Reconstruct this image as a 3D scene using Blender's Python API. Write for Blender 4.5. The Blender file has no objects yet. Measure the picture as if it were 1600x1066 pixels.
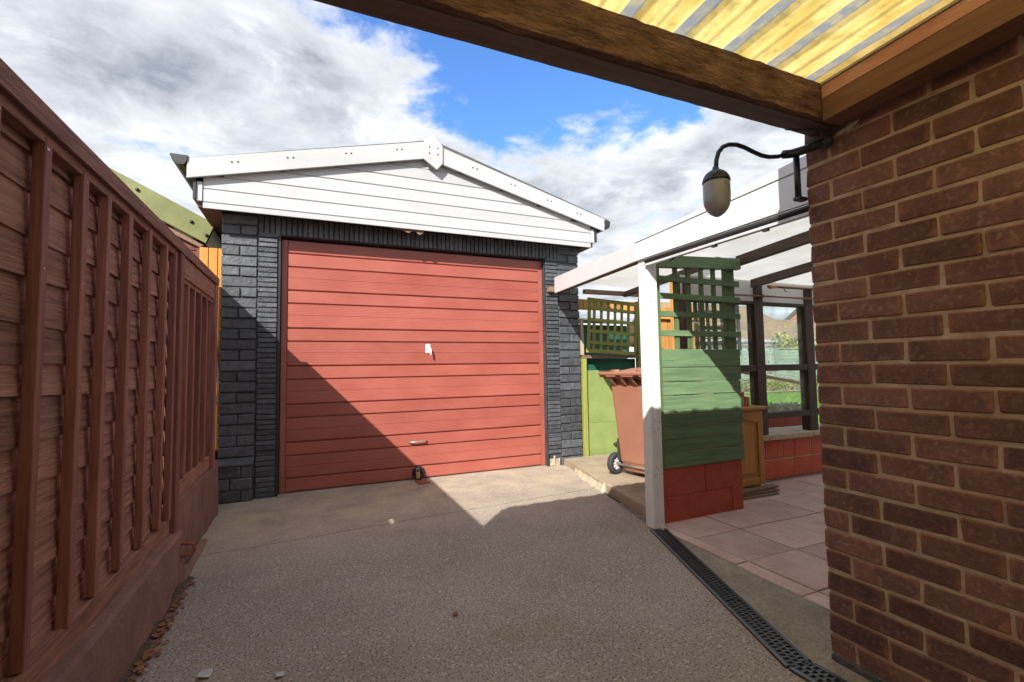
import bpy, bmesh, math, random
from mathutils import Vector, Matrix
random.seed(7)
sc = bpy.context.scene
col = sc.collection
R = math.radians

# ------------------------------------------------------------------ camera
EYE = Vector((0, 0, 1.1))
cam_data = bpy.data.cameras.new('camera')
cam = bpy.data.objects.new('camera', cam_data)
col.objects.link(cam)
sc.camera = cam
cam_data.sensor_width = 36.0
cam_data.lens = 730.46 / 1600 * 36
cam_data.clip_start = 0.03
cam_data.clip_end = 3000
rx = Vector((0.91859787, -0.39488433, -0.01563055))
dn = Vector((0.00828825, 0.05879327, -0.99823577))
fw = Vector((0.39510663, 0.91684771, 0.05728028))
cam.matrix_world = Matrix(((rx.x, -dn.x, -fw.x, EYE.x), (rx.y, -dn.y, -fw.y, EYE.y),
                           (rx.z, -dn.z, -fw.z, EYE.z), (0, 0, 0, 1)))

# ------------------------------------------------------------------ exposure
sc.view_settings.view_transform = 'Standard'
sc.view_settings.look = 'None'
sc.view_settings.gamma = 1.0
sc.view_settings.use_curve_mapping = False
sc.view_settings.exposure = 1.38
sc.render.engine = 'CYCLES'
sc.cycles.max_bounces = 10
sc.cycles.transparent_max_bounces = 12

# ------------------------------------------------------------------ sky and sun
SUN_TO = Vector((-0.972, -1.123, 1.0)).normalized()
elev = math.asin(SUN_TO.z)
rotz = math.atan2(SUN_TO.x, SUN_TO.y)
world = bpy.data.worlds.new('World')
sc.world = world
world.use_nodes = True
wt = world.node_tree
wt.nodes.clear()


def wn(t, **kw):
    n = wt.nodes.new(t)
    for k, v in kw.items():
        setattr(n, k, v)
    return n


def wl(a, b):
    wt.links.new(a, b)


def wmath(op, a, b=None, clamp=False):
    n = wn('ShaderNodeMath', operation=op, use_clamp=clamp)
    for i, v in enumerate((a, b)):
        if v is None:
            continue
        if isinstance(v, (int, float)):
            n.inputs[i].default_value = v
        else:
            wl(v, n.inputs[i])
    return n.outputs[0]


sky = wn('ShaderNodeTexSky', sky_type='NISHITA', sun_disc=False)
sky.sun_elevation = elev
sky.sun_rotation = rotz
sky.air_density = 1.0
sky.dust_density = 0.3
sky.ozone_density = 2.5
tc = wn('ShaderNodeTexCoord')
sep = wn('ShaderNodeSeparateXYZ')
wl(tc.outputs['Generated'], sep.inputs[0])
zz = wmath('ADD', wmath('MAXIMUM', sep.outputs[2], 0.0), 0.06)
px = wmath('DIVIDE', sep.outputs[0], zz)
py = wmath('DIVIDE', sep.outputs[1], zz)
cmb = wn('ShaderNodeCombineXYZ')
wl(px, cmb.inputs[0])
wl(py, cmb.inputs[1])


def wnoise(scale, detail, rough, off, dist=0.0):
    mp = wn('ShaderNodeMapping')
    mp.inputs['Location'].default_value = off
    wl(cmb.outputs[0], mp.inputs[0])
    n = wn('ShaderNodeTexNoise')
    n.inputs['Scale'].default_value = scale
    n.inputs['Detail'].default_value = detail
    n.inputs['Roughness'].default_value = rough
    n.inputs['Distortion'].default_value = dist
    wl(mp.outputs[0], n.inputs['Vector'])
    return n.outputs['Fac']


n_big = wnoise(1.7, 9, 0.60, (3.1, 1.7, 0.0), 0.25)
n_fine = wnoise(5.5, 7, 0.62, (0.4, 9.2, 0.0), 0.3)
n_tone = wnoise(1.9, 8, 0.60, (7.3, 2.9, 0.0), 0.5)
# a clear gap between two cloud banks
gx = wmath('SUBTRACT', px, 0.62)
gy = wmath('SUBTRACT', py, 0.95)
gr = wmath('ADD', wmath('MULTIPLY', wmath('MULTIPLY', gx, gx), 1.15), wmath('MULTIPLY', gy, gy))
gap = wmath('SUBTRACT', 1.0, wmath('DIVIDE', wmath('SQRT', gr), 0.83), True)
dens = wmath('SUBTRACT', wmath('ADD', n_big, wmath('MULTIPLY', wmath('SUBTRACT', n_fine, 0.5), 0.50)), wmath('MULTIPLY', gap, 0.95))
ramp = wn('ShaderNodeValToRGB')
ramp.color_ramp.interpolation = 'EASE'
ramp.color_ramp.elements[0].position = 0.20
ramp.color_ramp.elements[0].color = (0, 0, 0, 1)
ramp.color_ramp.elements[1].position = 0.41
ramp.color_ramp.elements[1].color = (1, 1, 1, 1)
wl(dens, ramp.inputs[0])
tone = wn('ShaderNodeValToRGB')
e = tone.color_ramp.elements
e[0].position = 0.36
e[0].color = (1.0, 1.12, 1.34, 1)
e[1].position = 0.68
e[1].color = (3.1, 3.15, 3.25, 1)
m = e.new(0.50)
m.color = (1.75, 1.86, 2.06, 1)
wl(wmath('ADD', n_tone, wmath('MULTIPLY', wmath('SUBTRACT', n_fine, 0.5), 0.40)), tone.inputs[0])
# thin cloud edges glow brighter than the thick middles
edge = wmath('SUBTRACT', 1.0, wmath('MULTIPLY', wmath('SUBTRACT', dens, 0.30), 3.2, True), True)
brt = wn('ShaderNodeMixRGB', blend_type='MIX')
brt.inputs[2].default_value = (2.9, 2.95, 3.05, 1)
wl(wmath('MULTIPLY', edge, 0.75), brt.inputs[0])
wl(tone.outputs[0], brt.inputs[1])
blu = wn('ShaderNodeMixRGB', blend_type='MULTIPLY')
blu.inputs[0].default_value = 1.0
blu.inputs[2].default_value = (0.40, 0.58, 0.80, 1)
wl(sky.outputs[0], blu.inputs[1])
mixc = wn('ShaderNodeMixRGB', blend_type='MIX')
wl(ramp.outputs[0], mixc.inputs[0])
wl(blu.outputs[0], mixc.inputs[1])
wl(brt.outputs[0], mixc.inputs[2])
bg = wn('ShaderNodeBackground')
bg.inputs[1].default_value = 0.15
wl(mixc.outputs[0], bg.inputs[0])
wo = wn('ShaderNodeOutputWorld')
wl(bg.outputs[0], wo.inputs[0])

sun_data = bpy.data.lights.new('sun', 'SUN')
sun_data.energy = 3.1
sun_data.angle = R(0.5)
sun_data.color = (1.0, 0.95, 0.86)
sun = bpy.data.objects.new('sun', sun_data)
col.objects.link(sun)
sun.location = (-6, -6, 8)
sun.rotation_euler = SUN_TO.to_track_quat('Z', 'Y').to_euler()


# ------------------------------------------------------------------ materials
def mat(name, c1, c2, scale=6.0, stretch=(1, 1, 1), rough=0.7, bump=0.2, bscale=None, detail=6,
        spread=(0.3, 0.7), rnd=0.0, flecks=None, spec=0.5, bdist=0.01, metal=0.0, spots=None):
    """noise between two colours; rnd = brightness step from one object to the next;
    flecks = (scale, colour, amount) a second, finer noise; spots = (scale, colour, threshold) worn patches"""
    mt = bpy.data.materials.new(name)
    mt.use_nodes = True
    nt = mt.node_tree
    N, L = nt.nodes, nt.links
    b = N['Principled BSDF']
    b.inputs['Roughness'].default_value = rough
    b.inputs['Specular IOR Level'].default_value = spec
    b.inputs['Metallic'].default_value = metal
    t = N.new('ShaderNodeTexCoord')
    oi = N.new('ShaderNodeObjectInfo')
    ofs = N.new('ShaderNodeVectorMath')
    ofs.operation = 'MULTIPLY_ADD'
    sc_ = N.new('ShaderNodeCombineXYZ')
    for i in range(3):
        L.new(oi.outputs['Random'], sc_.inputs[i])
    L.new(sc_.outputs[0], ofs.inputs[0])
    ofs.inputs[1].default_value = (37.0, 53.0, 71.0)
    L.new(t.outputs['Object'], ofs.inputs[2])
    mp = N.new('ShaderNodeMapping')
    mp.inputs['Scale'].default_value = stretch
    L.new(ofs.outputs[0], mp.inputs[0])
    n = N.new('ShaderNodeTexNoise')
    n.inputs['Scale'].default_value = scale
    n.inputs['Detail'].default_value = detail
    n.inputs['Roughness'].default_value = 0.62
    L.new(mp.outputs[0], n.inputs['Vector'])
    r = N.new('ShaderNodeValToRGB')
    r.color_ramp.elements[0].position = spread[0]
    r.color_ramp.elements[0].color = (*c1, 1)
    r.color_ramp.elements[1].position = spread[1]
    r.color_ramp.elements[1].color = (*c2, 1)
    L.new(n.outputs['Fac'], r.inputs[0])
    out = r.outputs[0]
    if flecks:
        fn = N.new('ShaderNodeTexNoise')
        fn.inputs['Scale'].default_value = flecks[0]
        fn.inputs['Detail'].default_value = 3
        L.new(mp.outputs[0], fn.inputs['Vector'])
        fr = N.new('ShaderNodeValToRGB')
        fr.color_ramp.elements[0].position = 0.52
        fr.color_ramp.elements[0].color = (0, 0, 0, 1)
        fr.color_ramp.elements[1].position = 0.70
        fr.color_ramp.elements[1].color = (flecks[2],) * 3 + (1,)
        L.new(fn.outputs['Fac'], fr.inputs[0])
        mx = N.new('ShaderNodeMixRGB')
        mx.inputs[2].default_value = (*flecks[1], 1)
        L.new(fr.outputs[0], mx.inputs[0])
        L.new(out, mx.inputs[1])
        out = mx.outputs[0]
    if spots:
        fn = N.new('ShaderNodeTexNoise')
        fn.inputs['Scale'].default_value = spots[0]
        fn.inputs['Detail'].default_value = 8
        fn.inputs['Roughness'].default_value = 0.7
        L.new(mp.outputs[0], fn.inputs['Vector'])
        fr = N.new('ShaderNodeValToRGB')
        fr.color_ramp.elements[0].position = spots[2]
        fr.color_ramp.elements[0].color = (0, 0, 0, 1)
        fr.color_ramp.elements[1].position = spots[2] + 0.03
        fr.color_ramp.elements[1].color = (1, 1, 1, 1)
        L.new(fn.outputs['Fac'], fr.inputs[0])
        mx = N.new('ShaderNodeMixRGB')
        mx.inputs[2].default_value = (*spots[1], 1)
        L.new(fr.outputs[0], mx.inputs[0])
        L.new(out, mx.inputs[1])
        out = mx.outputs[0]
    if rnd:
        hs = N.new('ShaderNodeHueSaturation')
        ma = N.new('ShaderNodeMath')
        ma.operation = 'MULTIPLY_ADD'
        ma.inputs[1].default_value = 2 * rnd
        ma.inputs[2].default_value = 1 - rnd
        L.new(oi.outputs['Random'], ma.inputs[0])
        L.new(ma.outputs[0], hs.inputs['Value'])
        L.new(out, hs.inputs['Color'])
        out = hs.outputs[0]
    L.new(out, b.inputs['Base Color'])
    if bump:
        bn = N.new('ShaderNodeTexNoise')
        bn.inputs['Scale'].default_value = bscale or scale * 4
        bn.inputs['Detail'].default_value = 5
        L.new(mp.outputs[0], bn.inputs['Vector'])
        bp = N.new('ShaderNodeBump')
        bp.inputs['Strength'].default_value = bump
        bp.inputs['Distance'].default_value = bdist
        L.new(bn.outputs['Fac'], bp.inputs['Height'])
        L.new(bp.outputs[0], b.inputs['Normal'])
    return mt


def wood(name, c1, c2, axis, rough=0.65, bump=0.35, rnd=0.12, spec=0.3, spots=None, grain=9.0):
    st = [8.0, 8.0, 8.0]
    st[axis] = 0.55
    return mat(name, c1, c2, grain * 0.55, tuple(st), rough, bump, grain * 1.6, 7, (0.28, 0.72), rnd, None, spec, 0.004, 0.0, spots)


def flat(name, c, rough=0.5, metal=0.0, spec=0.5, var=0.12):
    return mat(name, tuple(v * (1 - var) for v in c), tuple(min(1, v * (1 + var)) for v in c), 5.0, (1, 1, 1), rough, 0.05, 60, 5, (0.3, 0.7), 0.0, None, spec, 0.002, metal)


def brick_mat():
    """fired brick: dark purple-brown heart with a paler red rim along its arrises"""
    mt = mat('house_brick_clay', (0.102, 0.054, 0.049), (0.222, 0.105, 0.087), 9, (1, 1, 1), 0.85, 0.9, 110, 7, (0.3, 0.72), 0.30, (60, (0.30, 0.18, 0.135), 0.55), 0.25, 0.003)
    nt = mt.node_tree
    N, L = nt.nodes, nt.links
    b = N['Principled BSDF']
    src = b.inputs['Base Color'].links[0].from_socket
    t = N.new('ShaderNodeTexCoord')
    s = N.new('ShaderNodeSeparateXYZ')
    L.new(t.outputs['Generated'], s.inputs[0])

    def mm(op, a, c=None, clamp=False):
        n = N.new('ShaderNodeMath')
        n.operation = op
        n.use_clamp = clamp
        for i, v in enumerate((a, c)):
            if v is None:
                continue
            if isinstance(v, (int, float)):
                n.inputs[i].default_value = v
            else:
                L.new(v, n.inputs[i])
        return n.outputs[0]
    ey = mm('ABSOLUTE', mm('SUBTRACT', s.outputs[1], 0.5))
    ez = mm('ABSOLUTE', mm('SUBTRACT', s.outputs[2], 0.5))
    nz = N.new('ShaderNodeTexNoise')
    nz.inputs['Scale'].default_value = 14
    nz.inputs['Detail'].default_value = 4
    L.new(t.outputs['Object'], nz.inputs['Vector'])
    jit = mm('MULTIPLY', mm('SUBTRACT', nz.outputs['Fac'], 0.5), 0.22)
    dy = mm('MULTIPLY', mm('SUBTRACT', mm('ADD', ey, jit), 0.42), 9.0, True)
    dz = mm('MULTIPLY', mm('SUBTRACT', mm('ADD', ez, jit), 0.36), 5.0, True)
    rim = mm('MULTIPLY', mm('MAXIMUM', dy, dz), 0.62)
    mx = N.new('ShaderNodeMixRGB')
    mx.inputs[2].default_value = (0.42, 0.165, 0.082, 1)
    L.new(rim, mx.inputs[0])
    L.new(src, mx.inputs[1])
    L.new(mx.outputs[0], b.inputs['Base Color'])
    return mt


def sheet_mat(name, c, trans, dirt=None, glossy=0.06, scale=5.0, stretch=(1, 1, 1), stripe=None):
    """weathered plastic roof sheet: part of the light goes through diffused"""
    mt = bpy.data.materials.new(name)
    mt.use_nodes = True
    nt = mt.node_tree
    N, L = nt.nodes, nt.links
    N.remove(N['Principled BSDF'])
    o = N['Material Output']
    t = N.new('ShaderNodeTexCoord')
    mp = N.new('ShaderNodeMapping')
    mp.inputs['Scale'].default_value = stretch
    L.new(t.outputs['Object'], mp.inputs[0])
    n = N.new('ShaderNodeTexNoise')
    n.inputs['Scale'].default_value = scale
    n.inputs['Detail'].default_value = 8
    n.inputs['Roughness'].default_value = 0.65
    L.new(mp.outputs[0], n.inputs['Vector'])
    r = N.new('ShaderNodeValToRGB')
    r.color_ramp.elements[0].position = 0.35
    r.color_ramp.elements[0].color = (*(dirt or c), 1)
    r.color_ramp.elements[1].position = 0.62
    r.color_ramp.elements[1].color = (*c, 1)
    L.new(n.outputs['Fac'], r.inputs[0])
    cc = r.outputs[0]
    if stripe:
        # bands of grey grime lying in the ribs: (pitch, phase, half width, colour)
        sx = N.new('ShaderNodeSeparateXYZ')
        L.new(t.outputs['Object'], sx.inputs[0])
        wv = N.new('ShaderNodeMath')
        wv.operation = 'PINGPONG'
        ad = N.new('ShaderNodeMath')
        ad.operation = 'ADD'
        ad.inputs[1].default_value = -stripe[1]
        L.new(sx.outputs[0], ad.inputs[0])
        ab = N.new('ShaderNodeMath')
        ab.operation = 'ABSOLUTE'
        L.new(ad.outputs[0], ab.inputs[0])
        L.new(ab.outputs[0], wv.inputs[0])
        wv.inputs[1].default_value = stripe[0] / 2
        n2 = N.new('ShaderNodeTexNoise')
        n2.inputs['Scale'].default_value = 9
        n2.inputs['Detail'].default_value = 6
        L.new(t.outputs['Object'], n2.inputs['Vector'])
        sb = N.new('ShaderNodeMath')
        sb.operation = 'MULTIPLY_ADD'
        L.new(n2.outputs['Fac'], sb.inputs[0])
        sb.inputs[1].default_value = 0.016
        L.new(wv.outputs[0], sb.inputs[2])
        lt = N.new('ShaderNodeMath')
        lt.operation = 'LESS_THAN'
        L.new(sb.outputs[0], lt.inputs[0])
        lt.inputs[1].default_value = stripe[2] + 0.008
        mx = N.new('ShaderNodeMixRGB')
        mx.inputs[2].default_value = (*stripe[3], 1)
        n3 = N.new('ShaderNodeTexNoise')
        n3.inputs['Scale'].default_value = 26
        n3.inputs['Detail'].default_value = 6
        n3.inputs['Roughness'].default_value = 0.7
        L.new(t.outputs['Object'], n3.inputs['Vector'])
        r3 = N.new('ShaderNodeValToRGB')
        r3.color_ramp.elements[0].position = 0.36
        r3.color_ramp.elements[0].color = (0.55, 0.55, 0.55, 1)
        r3.color_ramp.elements[1].position = 0.56
        r3.color_ramp.elements[1].color = (1, 1, 1, 1)
        L.new(n3.outputs['Fac'], r3.inputs[0])
        mu = N.new('ShaderNodeMath')
        mu.operation = 'MULTIPLY'
        L.new(lt.outputs[0], mu.inputs[0])
        L.new(r3.outputs[0], mu.inputs[1])
        # algae specks and water marks all over the sheet
        n4 = N.new('ShaderNodeTexNoise')
        n4.inputs['Scale'].default_value = 16
        n4.inputs['Detail'].default_value = 9
        n4.inputs['Roughness'].default_value = 0.75
        L.new(t.outputs['Object'], n4.inputs['Vector'])
        r4 = N.new('ShaderNodeValToRGB')
        r4.color_ramp.elements[0].position = 0.50
        r4.color_ramp.elements[0].color = (0, 0, 0, 1)
        r4.color_ramp.elements[1].position = 0.66
        r4.color_ramp.elements[1].color = (0.75, 0.75, 0.75, 1)
        L.new(n4.outputs['Fac'], r4.inputs[0])
        m4 = N.new('ShaderNodeMixRGB')
        m4.inputs[2].default_value = (0.60, 0.55, 0.30, 1)
        L.new(r4.outputs[0], m4.inputs[0])
        L.new(cc, m4.inputs[1])
        cc = m4.outputs[0]
        L.new(mu.outputs[0], mx.inputs[0])
        L.new(cc, mx.inputs[1])
        cc = mx.outputs[0]
    tr = N.new('ShaderNodeBsdfTranslucent')
    df = N.new('ShaderNodeBsdfDiffuse')
    L.new(cc, tr.inputs[0])
    L.new(cc, df.inputs[0])
    m1 = N.new('ShaderNodeMixShader')
    m1.inputs[0].default_value = trans
    L.new(df.outputs[0], m1.inputs[1])
    L.new(tr.outputs[0], m1.inputs[2])
    gl = N.new('ShaderNodeBsdfGlossy')
    gl.inputs['Roughness'].default_value = 0.25
    m2 = N.new('ShaderNodeMixShader')
    m2.inputs[0].default_value = glossy
    L.new(m1.outputs[0], m2.inputs[1])
    L.new(gl.outputs[0], m2.inputs[2])
    L.new(m2.outputs[0], o.inputs[0])
    return mt


def glass_mat():
    mt = bpy.data.materials.new('window_glass')
    mt.use_nodes = True
    nt = mt.node_tree
    N, L = nt.nodes, nt.links
    N.remove(N['Principled BSDF'])
    tr = N.new('ShaderNodeBsdfTransparent')
    tr.inputs[0].default_value = (0.90, 0.95, 0.93, 1)
    gl = N.new('ShaderNodeBsdfGlossy')
    gl.inputs['Roughness'].default_value = 0.03
    df = N.new('ShaderNodeBsdfDiffuse')
    df.inputs[0].default_value = (0.75, 0.78, 0.76, 1)
    m1 = N.new('ShaderNodeMixShader')
    t = N.new('ShaderNodeTexCoord')
    nz = N.new('ShaderNodeTexNoise')
    nz.inputs['Scale'].default_value = 7
    nz.inputs['Detail'].default_value = 8
    L.new(t.outputs['Object'], nz.inputs['Vector'])
    rp = N.new('ShaderNodeValToRGB')
    rp.color_ramp.elements[0].position = 0.4
    rp.color_ramp.elements[0].color = (0.03, 0.03, 0.03, 1)
    rp.color_ramp.elements[1].position = 0.75
    rp.color_ramp.elements[1].color = (0.30, 0.30, 0.30, 1)
    L.new(nz.outputs['Fac'], rp.inputs[0])
    L.new(rp.outputs[0], m1.inputs[0])
    L.new(tr.outputs[0], m1.inputs[1])
    L.new(df.outputs[0], m1.inputs[2])
    m2 = N.new('ShaderNodeMixShader')
    m2.inputs[0].default_value = 0.05
    L.new(m1.outputs[0], m2.inputs[1])
    L.new(gl.outputs[0], m2.inputs[2])
    L.new(m2.outputs[0], N['Material Output'].inputs[0])
    return mt


M = {}
M['brick'] = brick_mat()
M['mortar'] = mat('tan_mortar', (0.35, 0.255, 0.20), (0.56, 0.425, 0.335), 14, rough=0.95, bump=0.8, bscale=120, spec=0.1, bdist=0.004)
M['black_brick'] = mat('black_painted_brick', (0.042, 0.046, 0.056), (0.098, 0.105, 0.120), 20, rough=0.42, bump=0.7, bscale=55, rnd=0.3, spec=0.6, bdist=0.006, spots=(26, (0.30, 0.28, 0.25), 0.735))
M['black_mortar'] = mat('black_painted_joint', (0.026, 0.028, 0.033), (0.07, 0.074, 0.082), 18, rough=0.6, bump=0.8, bscale=70, spec=0.4, bdist=0.006, spots=(22, (0.28, 0.26, 0.22), 0.70))
M['door_red'] = mat('faded_red_door_paint', (0.315, 0.080, 0.060), (0.385, 0.112, 0.085), 2.2, (1, 1, 2.0), 0.42, 0.18, 2.5, spots=(6, (0.56, 0.44, 0.40), 0.735), rnd=0.06, spec=0.45, bdist=0.02)
M['upvc'] = mat('white_plastic', (0.42, 0.435, 0.46), (0.48, 0.49, 0.51), 1.6, (0.5, 1, 3), 0.32, 0.03, 8, 8, (0.35, 0.62), 0.03)
M['white_fascia'] = flat('white_painted_fascia', (0.70, 0.71, 0.73), 0.4, var=0.04)
M['upvc_dirty'] = mat('white_painted_timber', (0.68, 0.68, 0.67), (0.80, 0.80, 0.79), 5, (3, 3, 1), 0.45, 0.1, 40, spots=(30, (0.2, 0.19, 0.17), 0.76))
M['black_plastic'] = flat('black_plastic', (0.022, 0.023, 0.026), 0.4)
M['felt'] = mat('grey_roof_felt', (0.06, 0.06, 0.062), (0.12, 0.12, 0.12), 30, rough=0.95, bump=0.6)
M['brown_soffit'] = wood('brown_stained_timber', (0.055, 0.027, 0.018), (0.115, 0.06, 0.038), 1)
M['fence_y'] = wood('fence_stain_along', (0.140, 0.065, 0.051), (0.38, 0.195, 0.149), 1, 0.8, 1.0, 0.24, 0.2, (3.4, (0.44, 0.33, 0.27), 0.715), 15)
M['fence_z'] = wood('fence_stain_upright', (0.150, 0.057, 0.047), (0.31, 0.130, 0.104), 2, 0.7, 0.5, 0.2, 0.25)
M['plinth'] = mat('brown_painted_concrete', (0.150, 0.076, 0.060), (0.245, 0.128, 0.102), 6, rough=0.85, bump=0.6, bscale=45, spots=(9, (0.34, 0.28, 0.23), 0.66))
M['beam'] = mat('rough_sawn_beam', (0.075, 0.043, 0.031), (0.30, 0.175, 0.120), 7, (1.3, 4, 5), 0.92, 1.0, 30, 10, (0.30, 0.70), 0.0, None, 0.1, 0.02, 0.0, (4, (0.05, 0.028, 0.018), 0.66))
M['beam_dark'] = wood('dark_stained_beam', (0.045, 0.027, 0.022), (0.10, 0.066, 0.055), 0, 0.6, 0.4)
M['beam_under'] = wood('greyed_brown_board', (0.085, 0.058, 0.050), (0.17, 0.125, 0.108), 0, 0.6, 0.4)
M['plate'] = wood('brown_wall_plate', (0.150, 0.074, 0.048), (0.26, 0.132, 0.086), 1, 0.75, 0.4, 0.05)
M['plate_pink'] = mat('flaking_pink_board', (0.46, 0.18, 0.13), (0.60, 0.34, 0.25), 5, (4, 1, 4), 0.8, 0.5, 30, spots=(6, (0.50, 0.38, 0.24), 0.60))
M['carport_sheet'] = sheet_mat('yellowed_roof_sheet', (0.96, 0.87, 0.55), 0.88, (0.80, 0.66, 0.32), 0.04, 5.0, (3.5, 1.2, 3.5), (0.203, 1.250, 0.024, (0.50, 0.52, 0.54)))
M['poly'] = sheet_mat('milky_roof_sheet', (0.88, 0.88, 0.87), 0.74, (0.80, 0.80, 0.77), 0.05, 2.0, (2, 2, 2))
M['glass'] = glass_mat()
M['green_x'] = wood('green_stained_board', (0.085, 0.150, 0.078), (0.165, 0.260, 0.135), 0, 0.6, 0.5, 0.16, 0.35, (2.2, (0.26, 0.30, 0.20), 0.71))
M['green_z'] = wood('green_stained_upright', (0.066, 0.112, 0.045), (0.125, 0.185, 0.080), 2, 0.6, 0.4, 0.14)
M['olive_x'] = wood('olive_lattice_lath', (0.20, 0.215, 0.050), (0.32, 0.33, 0.095), 0, 0.6, 0.4, 0.14)
M['olive_z'] = wood('olive_lattice_upright', (0.20, 0.215, 0.050), (0.32, 0.33, 0.095), 2, 0.6, 0.4, 0.14)
M['olive_panel'] = mat('olive_green_panel', (0.19, 0.25, 0.075), (0.27, 0.34, 0.115), 4, rough=0.6, bump=0.15, spots=(5, (0.27, 0.29, 0.15), 0.68))
M['red_block'] = mat('red_painted_block', (0.33, 0.048, 0.026), (0.45, 0.078, 0.040), 9, rough=0.7, bump=0.6, bscale=70, spots=(13, (0.12, 0.03, 0.02), 0.72), rnd=0.06)
M['red_block_worn'] = mat('flaking_red_block', (0.44, 0.060, 0.024), (0.57, 0.105, 0.044), 9, rough=0.7, bump=0.6, bscale=70, spots=(7, (0.60, 0.46, 0.38), 0.66), rnd=0.08)
M['coping'] = mat('buff_coping_stone', (0.34, 0.28, 0.19), (0.52, 0.44, 0.32), 12, rough=0.9, bump=0.5, bscale=60)
M['dark_frame'] = wood('dark_brown_frame', (0.030, 0.019, 0.014), (0.085, 0.056, 0.040), 2, 0.6, 0.5, 0.1, 0.3, (7, (0.30, 0.27, 0.22), 0.74))
M['dark_frame_x'] = wood('dark_brown_rail', (0.030, 0.020, 0.015), (0.085, 0.057, 0.042), 0, 0.6, 0.5, 0.1)
M['rafter'] = wood('grey_brown_rafter', (0.050, 0.034, 0.026), (0.115, 0.083, 0.064), 1, 0.7, 0.4)
M['cupboard'] = wood('orange_pine_door', (0.36, 0.155, 0.030), (0.50, 0.245, 0.058), 2, 0.4, 0.15, 0.05, 0.4)
M['orange_wood'] = wood('fresh_orange_timber', (0.36, 0.17, 0.045), (0.56, 0.30, 0.095), 2, 0.6, 0.4, 0.25)
M['ochre'] = mat('ochre_gate_paint', (0.46, 0.175, 0.022), (0.60, 0.265, 0.045), 4, (3, 3, 1), 0.6, 0.3, 30)
M['bin'] = mat('brown_bin_plastic', (0.27, 0.118, 0.074), (0.33, 0.150, 0.096), 3, rough=0.5, bump=0.08, bscale=140, spots=(12, (0.40, 0.20, 0.13), 0.74))
M['rubber'] = flat('grey_rubber', (0.035, 0.036, 0.038), 0.8)
M['hub'] = flat('pale_grey_hub', (0.55, 0.56, 0.58), 0.45)
M['steel'] = flat('dull_steel', (0.55, 0.52, 0.48), 0.35, 0.85)
M['white_handle'] = flat('white_handle_paint', (0.80, 0.78, 0.74), 0.35)
M['brass'] = flat('worn_brass', (0.50, 0.33, 0.16), 0.4, 0.7)
M['rust_red'] = mat('rusty_red_iron', (0.22, 0.05, 0.03), (0.34, 0.10, 0.06), 30, rough=0.8, bump=0.4)
M['lamp_black'] = flat('black_lamp_enamel', (0.016, 0.018, 0.024), 0.35)
M['frosted'] = mat('frosted_lamp_glass', (0.27, 0.285, 0.32), (0.33, 0.345, 0.375), 4, rough=0.15, bump=0.0)
M['frosted'].node_tree.nodes['Principled BSDF'].inputs['Subsurface Weight'].default_value = 0.3
M['grate'] = flat('black_grating_plastic', (0.038, 0.041, 0.050), 0.38, spec=0.6)
M['void'] = flat('dark_trough', (0.008, 0.008, 0.008), 0.9)
M['galv'] = flat('dull_galvanised_edge', (0.20, 0.21, 0.23), 0.5, 0.3)
M['felt_green'] = mat('olive_green_roof_trim', (0.12, 0.138, 0.040), (0.185, 0.20, 0.068), 5, rough=0.6, bump=0.2)
M['shed_red'] = wood('red_brown_shed_board', (0.105, 0.034, 0.028), (0.19, 0.068, 0.055), 0, 0.65, 0.3)
M['lawn'] = mat('lawn_soil', (0.05, 0.10, 0.02), (0.09, 0.17, 0.035), 8, rough=0.9)
M['grass'] = mat('grass_blade', (0.085, 0.21, 0.028), (0.17, 0.36, 0.05), 3, rough=0.7, bump=0)
M['leaf'] = mat('garden_leaf', (0.045, 0.10, 0.018), (0.15, 0.22, 0.04), 3, rough=0.6, bump=0, rnd=0.2)
M['leaf_yellow'] = mat('yellow_green_leaf', (0.22, 0.26, 0.04), (0.42, 0.40, 0.08), 3, rough=0.6, bump=0)
M['purple'] = flat('purple_petal', (0.22, 0.14, 0.50), 0.6)
M['pink'] = flat('pink_petal', (0.60, 0.17, 0.16), 0.6)
M['far_fence'] = wood('pale_green_fence', (0.20, 0.28, 0.21), (0.31, 0.40, 0.31), 0, 0.7, 0.3)
M['far_wall'] = flat('pale_render', (0.52, 0.56, 0.62), 0.8)
M['far_tile'] = mat('weathered_brown_tile', (0.22, 0.155, 0.095), (0.36, 0.265, 0.17), 1.5, rough=0.9, bump=0.3)
M['far_brick'] = mat('orange_brick_gable', (0.26, 0.11, 0.06), (0.38, 0.18, 0.11), 5, rough=0.9)
M['teal'] = mat('dark_teal_shed', (0.006, 0.085, 0.060), (0.012, 0.14, 0.095), 3, rough=0.6)
M['paving_pink'] = mat('pink_paving_slab', (0.43, 0.29, 0.255), (0.60, 0.44, 0.39), 3.5, rough=0.85, bump=0.35, bscale=90, rnd=0.13, flecks=(140, (0.20, 0.14, 0.12), 0.5), spots=(5, (0.21, 0.175, 0.14), 0.66))
M['grout'] = mat('grey_grout', (0.12, 0.10, 0.085), (0.22, 0.19, 0.16), 20, rough=0.95)
M['pale_mortar'] = mat('pale_mortar_lump', (0.36, 0.31, 0.22), (0.52, 0.46, 0.35), 14, rough=0.95, bump=0.9, bscale=50)
M['pad'] = mat('worn_concrete_pad', (0.27, 0.215, 0.15), (0.42, 0.345, 0.25), 4, rough=0.95, bump=0.5, bscale=70, flecks=(130, (0.18, 0.15, 0.11), 0.5), spots=(4, (0.26, 0.25, 0.12), 0.66))
M['mossy'] = mat('mossy_concrete', (0.19, 0.165, 0.128), (0.33, 0.285, 0.225), 5, rough=0.95, bump=0.7, bscale=90, flecks=(110, (0.10, 0.085, 0.07), 0.7), spots=(4.5, (0.165, 0.165, 0.06), 0.60))
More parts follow.
